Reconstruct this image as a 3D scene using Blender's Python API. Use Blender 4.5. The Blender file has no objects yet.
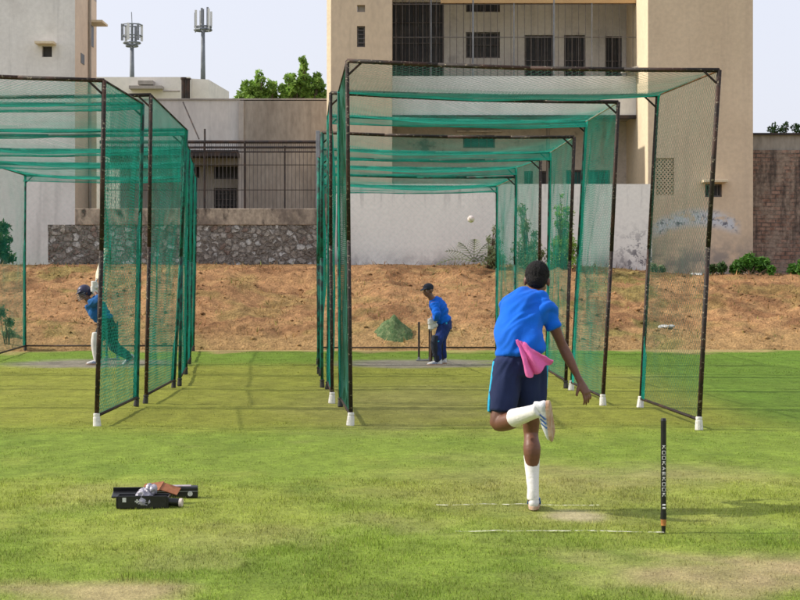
import bpy, math, random
import numpy as np
from mathutils import Vector, Matrix, noise as mnoise
random.seed(7); rng = np.random.default_rng(7)
R = math.radians
F, H, CY = 1650.0, 1.63, 272.0
scene = bpy.context.scene
col = scene.collection

def X(px, Y): return (px - 400.0) * Y / F
def Z(py, Y): return H + (CY - py) * Y / F
def at(px, py, Y): return Vector((X(px, Y), Y, Z(py, Y)))

# ------------------------------------------------------------------ objects
def tag(o, label=None, cat=None, group=None, kind=None):
    if label: o['label'] = label
    if cat: o['category'] = cat
    if group: o['group'] = group
    if kind: o['kind'] = kind
    return o
def empty(name, loc, label=None, cat=None, group=None):
    o = bpy.data.objects.new(name, None); col.objects.link(o); o.location = loc
    o.empty_display_size = .2
    return tag(o, label, cat, group)
def worldloc(o):
    v = Vector((0, 0, 0))
    while o is not None:
        v += Vector(o.location); o = o.parent
    return v
def link(name, me, parent=None, origin=None):
    """mesh data is in world coordinates; origin becomes the object's place"""
    o = bpy.data.objects.new(name, me); col.objects.link(o)
    if parent is not None:
        base = worldloc(parent)
        me.transform(Matrix.Translation(-base)); o.parent = parent
    elif origin is not None:
        me.transform(Matrix.Translation(-Vector(origin))); o.location = origin
    return o
def npmesh(name, V, Fc, mat=None, smooth=False):
    me = bpy.data.meshes.new(name)
    V = np.asarray(V, dtype=np.float32); Fc = np.asarray(Fc, dtype=np.int32)
    n, k = Fc.shape
    me.vertices.add(len(V)); me.vertices.foreach_set('co', V.ravel())
    me.loops.add(n * k); me.loops.foreach_set('vertex_index', Fc.ravel())
    me.polygons.add(n)
    me.polygons.foreach_set('loop_start', np.arange(0, n * k, k, dtype=np.int32))
    me.polygons.foreach_set('loop_total', np.full(n, k, dtype=np.int32))
    if smooth: me.polygons.foreach_set('use_smooth', np.ones(n, dtype=bool))
    me.update(calc_edges=True)
    if mat: me.materials.append(mat)
    return me
def setcol(me, C, name='Col'):
    a = me.color_attributes.new(name, 'FLOAT_COLOR', 'POINT')
    C4 = np.ones((len(C), 4), dtype=np.float32); C4[:, :3] = C
    a.data.foreach_set('color', C4.ravel())

class MB:
    def __init__(s): s.v = []; s.f = []
    def add(s, vs, fs):
        b = len(s.v); s.v += [tuple(v) for v in vs]; s.f += [tuple(b + i for i in f) for f in fs]; return s
    def box(s, a, b, M=None):
        x0, y0, z0 = a; x1, y1, z1 = b
        vs = [Vector(p) for p in ((x0,y0,z0),(x1,y0,z0),(x1,y1,z0),(x0,y1,z0),(x0,y0,z1),(x1,y0,z1),(x1,y1,z1),(x0,y1,z1))]
        if M is not None: vs = [M @ v for v in vs]
        return s.add(vs, [(0,3,2,1),(4,5,6,7),(0,1,5,4),(1,2,6,5),(2,3,7,6),(3,0,4,7)])
    def tube(s, p0, p1, r0, r1=None, n=8, caps=True):
        p0 = Vector(p0); p1 = Vector(p1); r1 = r0 if r1 is None else r1
        t = (p1 - p0).normalized(); a = t.orthogonal().normalized(); b = t.cross(a)
        vs = []
        for p, r in ((p0, r0), (p1, r1)):
            for i in range(n):
                w = 2 * math.pi * (i + .5) / n; vs.append(p + a * (r * math.cos(w)) + b * (r * math.sin(w)))
        fs = [(i, (i + 1) % n, n + (i + 1) % n, n + i) for i in range(n)]
        if caps: fs += [tuple(range(n))[::-1], tuple(range(n, 2 * n))]
        return s.add(vs, fs)
    def path(s, pts, r, n=6):
        for a, b in zip(pts[:-1], pts[1:]): s.tube(a, b, r, r, n)
        return s
    def ring(s, c, nrm, Rr, r, n=20, m=6):
        nrm = Vector(nrm).normalized(); a = nrm.orthogonal().normalized(); b = nrm.cross(a); c = Vector(c)
        P = [c + a * (Rr * math.cos(2*math.pi*i/n)) + b * (Rr * math.sin(2*math.pi*i/n)) for i in range(n + 1)]
        return s.path(P, r, m)
    def quad(s, a, b, c, d): return s.add([a, b, c, d], [(0, 1, 2, 3)])
    def sphere(s, c, r, n=14, m=9, M=None):
        """r = radius or 3 radii, M = 3x3 whose columns are the axes"""
        r = (r, r, r) if not hasattr(r, '__len__') else r
        M = M or Matrix.Identity(3); c = Vector(c); vs = []
        vs.append(c + M @ Vector((0, 0, r[2])))
        for j in range(1, m):
            th = math.pi * j / m
            for i in range(n):
                w = 2 * math.pi * i / n
                vs.append(c + M @ Vector((r[0]*math.sin(th)*math.cos(w), r[1]*math.sin(th)*math.sin(w), r[2]*math.cos(th))))
        vs.append(c + M @ Vector((0, 0, -r[2])))
        fs = [(0, 1 + i, 1 + (i + 1) % n) for i in range(n)]
        for j in range(m - 2):
            for i in range(n):
                a = 1 + j * n + i; b = 1 + j * n + (i + 1) % n
                fs.append((a, a + n, b + n, b))
        e = len(vs) - 1; q = 1 + (m - 2) * n
        fs += [(q + i, e, q + (i + 1) % n) for i in range(n)]
        return s.add(vs, fs)
    def loft(s, rings, side=(1, 0, 0), n=18, sub=5, cap=.6):
        """rings: (centre, ra, rb); ra along side, rb across"""
        P = [Vector(r[0]) for r in rings]; A = [r[1] for r in rings]; B = [r[2] for r in rings]
        def cr(p0, p1, p2, p3, t):
            return .5 * ((2*p1) + (p2 - p0) * t + (2*p0 - 5*p1 + 4*p2 - p3) * t*t + (3*p1 - p0 - 3*p2 + p3) * t**3)
        def ext(L): return [L[0] * 2 - L[1]] + L + [L[-1] * 2 - L[-2]]
        Pe, Ae, Be = ext(P), [A[0]] + A + [A[-1]], [B[0]] + B + [B[-1]]
        C = []
        for i in range(len(P) - 1):
            for k in range(sub):
                t = k / sub
                C.append((cr(*Pe[i:i+4], t), max(.003, cr(*Ae[i:i+4], t)), max(.003, cr(*Be[i:i+4], t))))
        C.append((P[-1], A[-1], B[-1]))
        if cap > 0:
            t0 = (C[0][0] - C[1][0]).normalized(); t1 = (C[-1][0] - C[-2][0]).normalized()
            pre = []
            for w in (1.35, .9, .45):
                q = math.cos(w); m_ = min(C[0][1], C[0][2]) * cap * math.sin(w)
                pre.append((C[0][0] + t0 * m_, C[0][1] * q, C[0][2] * q))
            post = []
            for w in (.45, .9, 1.35):
                q = math.cos(w); m_ = min(C[-1][1], C[-1][2]) * cap * math.sin(w)
                post.append((C[-1][0] + t1 * m_, C[-1][1] * q, C[-1][2] * q))
            C = pre + C + post
        side = Vector(side); vs = []; N = len(C)
        for i in range(N):
            t = (C[min(i + 1, N - 1)][0] - C[max(i - 1, 0)][0]).normalized()
            a = (side - t * side.dot(t)).normalized(); b = t.cross(a)
            for k in range(n):
                w = 2 * math.pi * k / n
                vs.append(C[i][0] + a * (C[i][1] * math.cos(w)) + b * (C[i][2] * math.sin(w)))
        fs = [(i*n + k, i*n + (k+1) % n, (i+1)*n + (k+1) % n, (i+1)*n + k) for i in range(N - 1) for k in range(n)]
        fs += [tuple(range(n))[::-1], tuple(range((N-1)*n, N*n))]
        return s.add(vs, fs)
    def mesh(s, name, mat=None, smooth=False):
        me = bpy.data.meshes.new(name); me.from_pydata(s.v, [], s.f); me.update()
        if mat: me.materials.append(mat)
        if smooth: me.polygons.foreach_set('use_smooth', [True] * len(me.polygons))
        return me
    def build(s, name, mat, parent=None, origin=None, smooth=False, bevel=0):
        o = link(name, s.mesh(name, mat, smooth), parent, origin)
        if bevel:
            m = o.modifiers.new('bevel', 'BEVEL'); m.width = bevel; m.segments = 2; m.limit_method = 'ANGLE'
        return o
    def organic(s, name, mat, parent=None, voxel=.008, smooth=4, folds=0, fscale=(9, 9, 4), seed=0, origin=None, fdir=None):
        """one continuous surface out of overlapping shapes"""
        me = s.mesh(name)
        t = bpy.data.objects.new('tmp', me); col.objects.link(t)
        m = t.modifiers.new('r', 'REMESH'); m.mode = 'VOXEL'; m.voxel_size = voxel
        if smooth:
            m2 = t.modifiers.new('s', 'SMOOTH'); m2.factor = .5; m2.iterations = smooth
        dg = bpy.context.evaluated_depsgraph_get()
        new = bpy.data.meshes.new_from_object(t.evaluated_get(dg))
        bpy.data.objects.remove(t); bpy.data.meshes.remove(me)
        new.name = name
        if folds:
            new.update(); nv_ = len(new.vertices); D = np.zeros(nv_)
            CO = np.empty(nv_ * 3); new.vertices.foreach_get('co', CO); CO = CO.reshape(-1, 3); NO = np.array([tuple(v.normal) for v in new.vertices])
            for i_ in range(nv_):
                p = Vector(CO[i_]); q = Vector((p.x * fscale[0] + seed, p.y * fscale[1], p.z * fscale[2]))
                if fdir:                                  # long soft folds running along fdir
                    f1 = Vector(fdir).normalized(); f2 = f1.cross(Vector((0, 1, 0))).normalized()
                    q = Vector((p.dot(f1) * fscale[0] + seed, p.y * fscale[1], p.dot(f2) * fscale[2]))
                    q += Vector((0, 0, .9 * mnoise.noise(p * 4.1)))
                    w = mnoise.noise(q); w2 = mnoise.noise(q * 2.1 + Vector((5, 2, 9)))
                    d = folds * (1.1 - 2.6 * math.sqrt(w * w + .012)) + folds * .5 * (.8 - 2.4 * math.sqrt(w2 * w2 + .012)); d = max(d, -.006)
                else:
                    w = mnoise.noise(q + Vector((0, 0, 3 * mnoise.noise(q * .7))))
                    d = (1 - abs(w) * 2.2) * folds + mnoise.noise(q * 3.1) * folds * .22
                D[i_] = d
            E = np.empty(len(new.edges) * 2, dtype=np.int32); new.edges.foreach_get('vertices', E); E = E.reshape(-1, 2)
            deg = np.bincount(E.ravel(), minlength=nv_).astype(float)[:, None]; NS = NO.copy()
            def avg(A): return (np.stack([np.bincount(E[:, 0], A[E[:, 1], k], nv_) + np.bincount(E[:, 1], A[E[:, 0], k], nv_) for k in range(A.shape[1])], 1)) / deg
            for _ in range(8): NS = .4 * NS + .6 * avg(NS)
            NS /= np.maximum(np.linalg.norm(NS, axis=1)[:, None], .3)
            CO = CO + NS * D[:, None]
            if fdir:
                for _ in range(2): CO = .5 * CO + .5 * avg(CO)
            new.vertices.foreach_set('co', CO.ravel())
        new.materials.clear(); new.materials.append(mat)
        new.polygons.foreach_set('use_smooth', [True] * len(new.polygons)); new.update()
        return link(name, new, parent, origin)

# ------------------------------------------------------------------ noise in numpy
_T = rng.random((256, 256))
def vnoise(x, y):
    xi = np.floor(x).astype(int); yi = np.floor(y).astype(int); fx = x - xi; fy = y - yi
    fx = fx*fx*(3-2*fx); fy = fy*fy*(3-2*fy)
    a = _T[xi & 255, yi & 255]; b = _T[(xi+1) & 255, yi & 255]; c = _T[xi & 255, (yi+1) & 255]; d = _T[(xi+1) & 255, (yi+1) & 255]
    return (a*(1-fx)+b*fx)*(1-fy)+(c*(1-fx)+d*fx)*fy
def fbm(x, y, o=4, s=0):
    r = 0; a = .5; t = 0
    for k in range(o):
        r = r + a * vnoise(x * 2**k + 17.3*k + s, y * 2**k + 9.1*k + s * 1.7); t += a; a *= .55
    return r / t
def sst(a, b, x):
    t = np.clip((x - a) / (b - a), 0, 1); return t*t*(3-2*t)
def mixc(c, d, m): return c * (1 - m[..., None]) + np.asarray(d) * m[..., None]

# ------------------------------------------------------------------ materials
class NT:
    def __init__(s, name):
        s.m = bpy.data.materials.new(name); s.m.use_nodes = True; s.t = s.m.node_tree; s.n = s.t.nodes; s.n.clear()
        s.out = s.n.new('ShaderNodeOutputMaterial'); s.b = s.n.new('ShaderNodeBsdfPrincipled')
        s.l(s.b.outputs[0], s.out.inputs[0]); s.tc = s.n.new('ShaderNodeTexCoord').outputs['Object']
    def l(s, a, b): s.t.links.new(a, b)
    def node(s, t, **k):
        n = s.n.new(t)
        for a, b in k.items(): setattr(n, a, b)
        return n
    def map(s, scale, co=None):
        n = s.node('ShaderNodeMapping'); n.inputs['Scale'].default_value = scale; s.l(co or s.tc, n.inputs[0]); return n.outputs[0]
    def noise(s, scale, detail=5, rough=.55, co=None, dist=0):
        n = s.node('ShaderNodeTexNoise'); n.inputs['Scale'].default_value = scale; n.inputs['Detail'].default_value = detail
        n.inputs['Roughness'].default_value = rough; n.inputs['Distortion'].default_value = dist
        s.l(co or s.tc, n.inputs['Vector']); return n.outputs[0]
    def ramp(s, f, lo, hi, a=0., b=1.):
        n = s.node('ShaderNodeMapRange'); n.interpolation_type = 'SMOOTHSTEP'
        for i, v in ((1, lo), (2, hi), (3, a), (4, b)): n.inputs[i].default_value = v
        s.l(f, n.inputs[0]); return n.outputs[0]
    def mix(s, f, a, b, mode='MIX'):
        n = s.node('ShaderNodeMix', data_type='RGBA', blend_type=mode)
        for i, v in ((0, f), (6, a), (7, b)):
            if isinstance(v, (int, float)): n.inputs[i].default_value = v
            elif isinstance(v, (tuple, list)): n.inputs[i].default_value = (*v[:3], 1)
            else: s.l(v, n.inputs[i])
        return n.outputs[2]
    def math(s, op, a, b=0.):
        n = s.node('ShaderNodeMath', operation=op)
        for i, v in ((0, a), (1, b)):
            if isinstance(v, (int, float)): n.inputs[i].default_value = v
            else: s.l(v, n.inputs[i])
        return n.outputs[0]
    def vary(s, c, f, amt):
        """brighten / darken c by a 0..1 factor"""
        g = s.ramp(f, .25, .75, 1 - amt, 1 + amt)
        n = s.node('ShaderNodeVectorMath', operation='SCALE'); s.l(c, n.inputs[0]); s.l(g, n.inputs['Scale']); return n.outputs[0]
    def col(s, c):
        if isinstance(c, (tuple, list)): s.b.inputs['Base Color'].default_value = (*c[:3], 1)
        else: s.l(c, s.b.inputs['Base Color'])
    def rough(s, v, spec=.3): s.b.inputs['Roughness'].default_value = v; s.b.inputs['Specular IOR Level'].default_value = spec
    def bump(s, h, strength=.3, dist=.02):
        n = s.node('ShaderNodeBump'); n.inputs['Strength'].default_value = strength; n.inputs['Distance'].default_value = dist
        s.l(h, n.inputs['Height']); s.l(n.outputs[0], s.b.inputs['Normal'])
def mat(name, c1, c2=None, scale=3, lo=.4, hi=.65, fine=40, amt=.12, rough=.85, spec=.25, bump=.25, bdist=.01, stretch=None, c3=None, s3=1.3, metal=0, lo3=.55, hi3=.7, streak=0):
    k = NT(name); co = k.map(stretch) if stretch else k.tc
    c = k.mix(k.ramp(k.noise(scale, 6, .6, co), lo, hi), c1, c2 if c2 else tuple(x * .8 for x in c1))
    if streak: c = k.mix(k.math('MULTIPLY', k.ramp(k.noise(1., 5, .65, k.map((3.2, 3.2, .22))), .5, .72), streak), c, tuple(x * .62 for x in c1))
    if c3: c = k.mix(k.ramp(k.noise(s3, 5, .65, co), lo3, hi3), c, c3)
    f = k.noise(fine, 4, .6, co); k.col(k.vary(c, f, amt)); k.rough(rough, spec); k.b.inputs['Metallic'].default_value = metal
    if bump: k.bump(f, bump, bdist)
    return k.m
def srgb(r, g, b):
    return tuple((x / 255 / 12.92) if x / 255 <= .04045 else ((x / 255 + .055) / 1.055) ** 2.4 for x in (r, g, b))

m_tan = mat('tan plaster', (.70,.55,.395), (.63,.49,.35), .35, .35, .7, 9, .07, stretch=(1,1,.6), c3=(.52,.40,.31), s3=.5, streak=.35)
m_cream = mat('cream plaster', (.72,.60,.42), (.62,.52,.37), .6, fine=12, amt=.08)
m_orange = mat('ochre beam paint', (.55,.36,.18), (.48,.31,.16), 1)
m_white = mat('whitewash', (.74,.72,.72), (.62,.60,.60), .8, fine=14, amt=.06, stretch=(1,1,.35), c3=(.5,.48,.46), s3=.9, lo3=.6, hi3=.8)
m_offw = mat('parapet paint', (.76,.75,.73), (.66,.65,.63), 1.2, fine=15, amt=.06, stretch=(1,1,.4))
m_greyw = mat('grey render', (.45,.41,.37), (.37,.33,.30), .7, fine=10, amt=.1, stretch=(1,1,.4), c3=(.2,.18,.16), s3=.6)
m_brown = mat('weathered brown render', (.37,.325,.275), (.29,.255,.215), .8, fine=12, amt=.13, stretch=(1,1,.35), c3=(.22,.18,.145), s3=.7, lo3=.5, streak=.6)
m_lower = mat('lower storey render', (.60,.53,.45), (.53,.47,.40), .8, fine=12, amt=.1, c3=(.2,.17,.15))
m_tower = mat('pale tower render', (.80,.77,.73), (.73,.70,.66), .35, fine=9, amt=.06, c3=(.62,.58,.54), s3=.45, lo3=.5, hi3=.75, streak=.5)
m_far = mat('far white paint', (.86,.81,.72), (.78,.74,.66), .5, fine=5, amt=.06)
m_dark = mat('dark room', (.03,.028,.028), (.06,.055,.05), 2, bump=0, rough=.4)
m_glass = mat('dark glass', (.03,.04,.05), (.05,.06,.07), 1.5, bump=0, rough=.15, spec=.5)
m_teal = mat('teal shutter paint', (.05,.16,.15), (.07,.2,.18), 3)
m_iron = mat('dark iron', (.035,.03,.03), (.07,.045,.035), 6, fine=60, rough=.6)
m_rail = mat('dull grey bars', (.16,.145,.14), (.11,.09,.085), 5, rough=.6)
m_galv = mat('galvanised post', (.22,.23,.25), (.3,.31,.33), 4, rough=.5, metal=.3)
m_conc = mat('stained concrete band', (.42,.34,.26), (.20,.16,.13), 1.3, .42, .58, 14, .25, stretch=(1,1,.6), c3=(.07,.055,.045), s3=2.1, lo3=.55, hi3=.68)
m_mast = mat('mast steel', (.22,.24,.26), (.16,.17,.19), 2, rough=.6)

def m_post_():
    k = NT('laced frame paint')
    z = k.map((30, 30, 46)); n1 = k.noise(1, 3, .6, z)
    c = k.mix(k.ramp(k.noise(3, 4), .45, .6), (.022,.015,.012), (.055,.026,.018))
    c = k.mix(k.ramp(n1, .60, .66), c, (.24,.20,.14))
    k.col(c); k.rough(.65); k.bump(n1, .4, .01); return k.m
m_post = m_post_()
m_wrap = mat('net wrapped pole', (.012,.16,.11), (.02,.035,.03), 9, .4, .6, 60, .3, rough=.7)
m_rust = mat('rusty pale bar', (.30,.13,.07), (.16,.07,.045), 7, fine=50, amt=.2, rough=.7)
m_pale = mat('bleached bar', (.42,.39,.33), (.25,.2,.15), 7, fine=50, amt=.2, rough=.7)
m_bar = mat('rusty bar paint', (.028,.018,.015), (.09,.038,.022), 5, .5, .7, 60, .2, rough=.6)
m_foot = mat('white plastic foot', (.72,.70,.66), (.55,.52,.47), 12, .45, .75, 60, .1, rough=.5)
m_footd = mat('black rubber foot', (.03,.03,.03), (.06,.055,.05), 12, rough=.6)
def m_net_(name, c):
    k = NT(name); k.col(k.vary(k.mix(0., c, c), k.noise(4, 3), .3)); k.rough(.6, .3)
    tr = k.node('ShaderNodeBsdfTranslucent'); tr.inputs[0].default_value = (*[x * 1.1 for x in c], 1)
    mx = k.node('ShaderNodeMixShader'); mx.inputs[0].default_value = .3
    k.l(k.b.outputs[0], mx.inputs[1]); k.l(tr.outputs[0], mx.inputs[2]); k.l(mx.outputs[0], k.out.inputs[0]); return k.m
m_net = m_net_('green net twine', (.004,.35,.25))
m_netl = m_net_('faded net twine', (.04,.20,.13))
m_netd = m_net_('dense green net', (.003,.34,.245))

# ------------------------------------------------------------------ ground and bank colour fields
def line_field(x, y):
    pass
def blob(x, y, cx, cy, rx, ry, soft=.5, ns=1.):
    d = np.sqrt(((x-cx)/rx)**2 + ((y-cy)/ry)**2) + (fbm(x*1.6+3, y*1.6, 4, 3.3) - .5) * ns
    return 1 - sst(1-soft, 1+soft*.4, d)
def ground_color(x, y):
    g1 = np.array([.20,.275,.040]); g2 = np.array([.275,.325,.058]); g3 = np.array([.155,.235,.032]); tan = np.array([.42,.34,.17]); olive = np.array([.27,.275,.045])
    n = fbm(x*.5, y*.28, 5, 1); n2 = fbm(x*1.7, y*.9, 5, 4); n3 = fbm(x*6, y*3.2, 4, 7)
    c = mixc(np.broadcast_to(g1, x.shape + (3,)).copy(), g2, sst(.42, .62, n))
    c = mixc(c, g3, sst(.56, .72, n2) * .45)
    c = mixc(c, tan * .95, sst(.6, .76, fbm(x*.9+8, y*.6, 5, 11)) * .25)
    # olive lane turf, net shade painted in; fresh green strip along the bank foot
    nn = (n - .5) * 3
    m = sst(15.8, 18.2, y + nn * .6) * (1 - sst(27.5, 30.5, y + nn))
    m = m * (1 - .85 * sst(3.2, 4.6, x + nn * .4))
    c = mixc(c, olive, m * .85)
    c = mixc(c, np.array([.15,.245,.03]), sst(28, 30.5, y + nn) * .8)
    right = sst(3.3, 4.6, x) * sst(16, 19, y)
    c = mixc(c, np.array([.12,.215,.025]), right * .85)
    # bowler's worn run-up and landing patches
    pale = np.array([.44,.32,.19])
    c = mixc(c, pale, blob(x, y, 1.65, 8.95, .85, .65, .8, 1.7) * .75)
    c = mixc(c, pale * .95, blob(x, y, 2.4, 9.15, .6, .5, .8) * .5)
    c = mixc(c, pale, blob(x, y, -1.45, 8.35, .5, .35, .8, 1.8) * .7)
    c = mixc(c, np.array([.55,.46,.33]), blob(x, y, 1.18, 11.05, .2, .3, .7) * .8)
    c = mixc(c, pale * .85, blob(x, y, 2.2, 13.3, 1.0, 1.0, .9) * .45)
    c = mixc(c, np.array([.30,.27,.10]), blob(x, y, .9, 12.6, 1.3, 2.4, .8) * .45)
    c = mixc(c, np.array([.33,.27,.14]), blob(x, y, .1, 20.5, 1.6, 4.5, .8, .6) * .3)
    c = mixc(c, np.array([.42,.30,.14]), sst(33.0, 34.2, y + nn * .8 + (n2 - .5) * 2.4) * .85)
    # batting ends worn to bare dirt
    dirt = np.array([.27,.235,.20])
    c = mixc(c, dirt, blob(x, y, .35, 29.4, 1.7, 1.6, .5, .5) * .9)
    c = mixc(c, dirt, blob(x, y, -5.5, 29.4, 1.6, 1.6, .5, .5) * .9)
    c = c * (1 + (n3[..., None] - .5) * .55) * (1 + (fbm(x*2.6, y*1.5, 3, 19)[..., None] - .5) * .18)
    return c
def grid(x0, x1, y0, y1, dx, dy):
    xs = np.arange(x0, x1 + dx*.5, dx); ys = np.arange(y0, y1 + dy*.5, dy)
    XX, YY = np.meshgrid(xs, ys); nx, ny = len(xs), len(ys)
    i = np.arange(nx*ny).reshape(ny, nx)
    Fc = np.stack([i[:-1,:-1], i[:-1,1:], i[1:,1:], i[1:,:-1]], -1).reshape(-1, 4)
    return XX, YY, Fc
def m_attr(name, fine=60, amt=.2, rough=.95, bump=.5, bd=.02, island=0, transl=0, s2=9):
    k = NT(name); a = k.node('ShaderNodeVertexColor', layer_name='Col'); c = a.outputs[0]
    f = k.noise(fine, 5, .65); c = k.vary(c, f, amt); c = k.vary(c, k.noise(s2, 4, .6), amt * .6)
    if island:
        g = k.node('ShaderNodeNewGeometry'); c = k.vary(c, g.outputs['Random Per Island'], island)
    k.col(c); k.rough(rough, .15)
    if bump: k.bump(f, bump, bd)
    if transl:
        tr = k.node('ShaderNodeBsdfTranslucent'); k.l(c, tr.inputs[0])
        mx = k.node('ShaderNodeMixShader'); mx.inputs[0].default_value = transl
        k.l(k.b.outputs[0], mx.inputs[1]); k.l(tr.outputs[0], mx.inputs[2]); k.l(mx.outputs[0], k.out.inputs[0])
    return k.m
m_ground = m_attr('turf ground', 55, .30, bump=.8, bd=.03)
XX, YY, Fc = grid(-11, 12, 6, 37, .07, .07)
V = np.stack([XX, YY, (fbm(XX*1.2, YY*1.2, 4, 2) - .5) * .03 + (fbm(XX*7, YY*7, 3, 5) - .5) * .012], -1).reshape(-1, 3)
def gz(x, y):
    x = np.atleast_1d(np.asarray(x, float)); y = np.atleast_1d(np.asarray(y, float))
    return (fbm(x*1.2, y*1.2, 4, 2) - .5) * .03 + (fbm(x*7, y*7, 3, 5) - .5) * .012
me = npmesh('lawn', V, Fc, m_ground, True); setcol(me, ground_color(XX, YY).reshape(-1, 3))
tag(link('lawn', me), kind='structure')
# the far ground sheet, out to the horizon
m_soil = mat('outer soil', (.16,.19,.05), (.24,.19,.10), .1, fine=3, amt=.2)
g = MB(); g.quad((-500,-300,-.05), (500,-300,-.05), (500,900,-.05), (-500,900,-.05))
tag(g.build('ground', m_soil), kind='structure')

# bank of excavated earth
TOPY = 41.6
def bank_z(x, y):
    foot = 34.3 + (fbm(x*.35, x*0+2, 3, 9) - .5) * .9 - sst(-4, -9, x) * .3
    t = np.clip((y - foot) / (TOPY - .8 - foot), 0, 1)
    prof = t ** .82 * (1.74 - .24 * sst(4, 7.5, x)) + sst(0, .12, t) * .06
    prof = prof + (sst(.05,.35,t) * (1 - sst(.8, 1, t))) * ((fbm(x*.45, y*.5, 3, 21) - .5) * .55)
    rough = sst(0, .12, t)
    n = (fbm(x*1.6, y*1.6, 5, 31) - .5) * .22 + (fbm(x*5.5, y*5.5, 4, 41) - .5) * .11
    return np.where(t <= 0, -.06, prof + n * rough * (1 - .6 * sst(.97, 1, t)) + .0), t
def bank_color(x, y, t):
    c1 = np.array([.39,.215,.10]); c2 = np.array([.26,.135,.063]); straw = np.array([.43,.275,.12]); green = np.array([.16,.20,.045])
    n = fbm(x*.9, y*1.2, 5, 51); n2 = fbm(x*2.5, y*3, 5, 61); n3 = fbm(x*9, y*9, 4, 71)
    c = mixc(np.broadcast_to(c1, x.shape + (3,)).copy(), c2, sst(.45, .65, n))
    c = mixc(c, straw, sst(.52, .75, n2) * .4)
    c = mixc(c, straw * .95, (1 - sst(.06, .22, t + (n - .5) * .2)) * .75)
    gl = np.maximum(np.maximum(sst(-5, -8, x) * .3, sst(2.0, 4, x) * (1 - sst(5.5, 8, x)) * .35), .18)
    c = mixc(c, green, sst(.52, .68, fbm(x*1.1+5, y*1.4, 5, 81)) * gl * 1.3)
    c = mixc(c, c2 * .55, sst(.93, 1, t + (n - .5) * .1) * .6)
    return c * (1 + (n3[..., None] - .5) * .6)
m_bank = m_attr('dry earth', 22, .35, bump=1., bd=.06, s2=5)
XX, YY, Fc = grid(-14, 16, 33, 44.4, .055, .06)
ZZ, TT = bank_z(XX, YY)
me = npmesh('embankment', np.stack([XX, YY, ZZ], -1).reshape(-1, 3), Fc, m_bank, True)
setcol(me, bank_color(XX, YY, TT).reshape(-1, 3)); tag(link('embankment', me), kind='structure')
g = MB(); g.quad((-500,44.3,1.46), (500,44.3,1.46), (500,900,1.46), (-500,900,1.46))
g.quad((-500,40,-.1), (-14,40,-.1), (-14,44.3,1.46), (-500,44.3,1.46)); g.quad((16,40,-.1), (500,40,-.1), (500,44.3,1.46), (16,44.3,1.46))
tag(g.build('terrace', m_soil), kind='structure')

# ------------------------------------------------------------------ blades (uncountable)
def blades(name, px, py, pz, hgt, wid, C, matr, lean=.5, per=2):
    n = len(px); a = rng.random(n) * 2 * np.pi; w = wid
    dx = np.cos(a) * w * .5; dy = np.sin(a) * w * .5
    la = rng.random(n) * 2 * np.pi; ll = hgt * lean * rng.random(n)
    p0 = np.stack([px - dx, py - dy, pz - .004], -1); p1 = np.stack([px + dx, py + dy, pz - .004], -1)
    p2 = np.stack([px + np.cos(la) * ll, py + np.sin(la) * ll, pz + hgt], -1)
    V = np.stack([p0, p1, p2], 1).reshape(-1, 3)
    me = npmesh(name, V, np.arange(3*n).reshape(-1, 3), matr)
    setcol(me, np.repeat(C, 3, 0)); return link(name, me)
m_blade = m_attr('turf blades', 20, .15, bump=0, island=.38, transl=.3)
def scatter(Y0, Y1, dens):
    A = (Y1**2 - Y0**2) * .5 * .53; n = int(A * dens)
    y = np.sqrt(rng.random(n) * (Y1**2 - Y0**2) + Y0**2); x = (rng.random(n) - .5) * .53 * y
    return x, y
xs, ys, hs, ws = [], [], [], []
for Y0, Y1, d, h, w in ((7.6, 10, 5200, .021, .0042), (10, 13, 3600, .019, .005), (13, 18, 1200, .009, .007), (18, 26, 250, .008, .010), (26, 33.4, 140, .011, .016)):
    x, y = scatter(Y0, Y1, d); k = fbm(x*3, y*3, 3, 14)
    keep = rng.random(len(x)) < .35 + 1.1 * k; x, y, k = x[keep], y[keep], k[keep]
    xs.append(x); ys.append(y); hs.append(h * (.35 + rng.random(len(x)) * .75) * (.3 + 1.4 * k)); ws.append(np.full(len(x), w) * (.7 + .6 * rng.random(len(x))))
x, y, h, w = map(np.concatenate, (xs, ys, hs, ws))
tk = fbm(x*5.5, y*4.2, 3, 27); h = h * (1 + .7 * sst(.62, .74, tk)) * (.55 + .45 * sst(.30, .42, tk))
bare = np.maximum.reduce([blob(x, y, 1.55, 9.0, .95, .75, .8), blob(x, y, 2.4, 9.15, .6, .5, .8) * .6, blob(x, y, -1.45, 8.35, .5, .35, .6), blob(x, y, 1.18, 11.05, .2, .3, .7), blob(x, y, .35, 29.4, 1.7, 1.6, .5, .5), blob(x, y, -5.5, 29.4, 1.6, 1.6, .5, .5)])
keep = rng.random(len(x)) > bare * .85
x, y, h, w = x[keep], y[keep], h[keep], w[keep]; h = h * (1 - .4 * bare[keep])
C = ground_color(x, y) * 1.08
C = mixc(C, np.array([.42,.36,.14]), (rng.random(len(x)) < .09) * .6)
tag(blades('grass', x, y, gz(x, y), h, w, C, m_blade, .9), 'short mown grass covering the practice ground', 'grass', kind='stuff')
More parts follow.
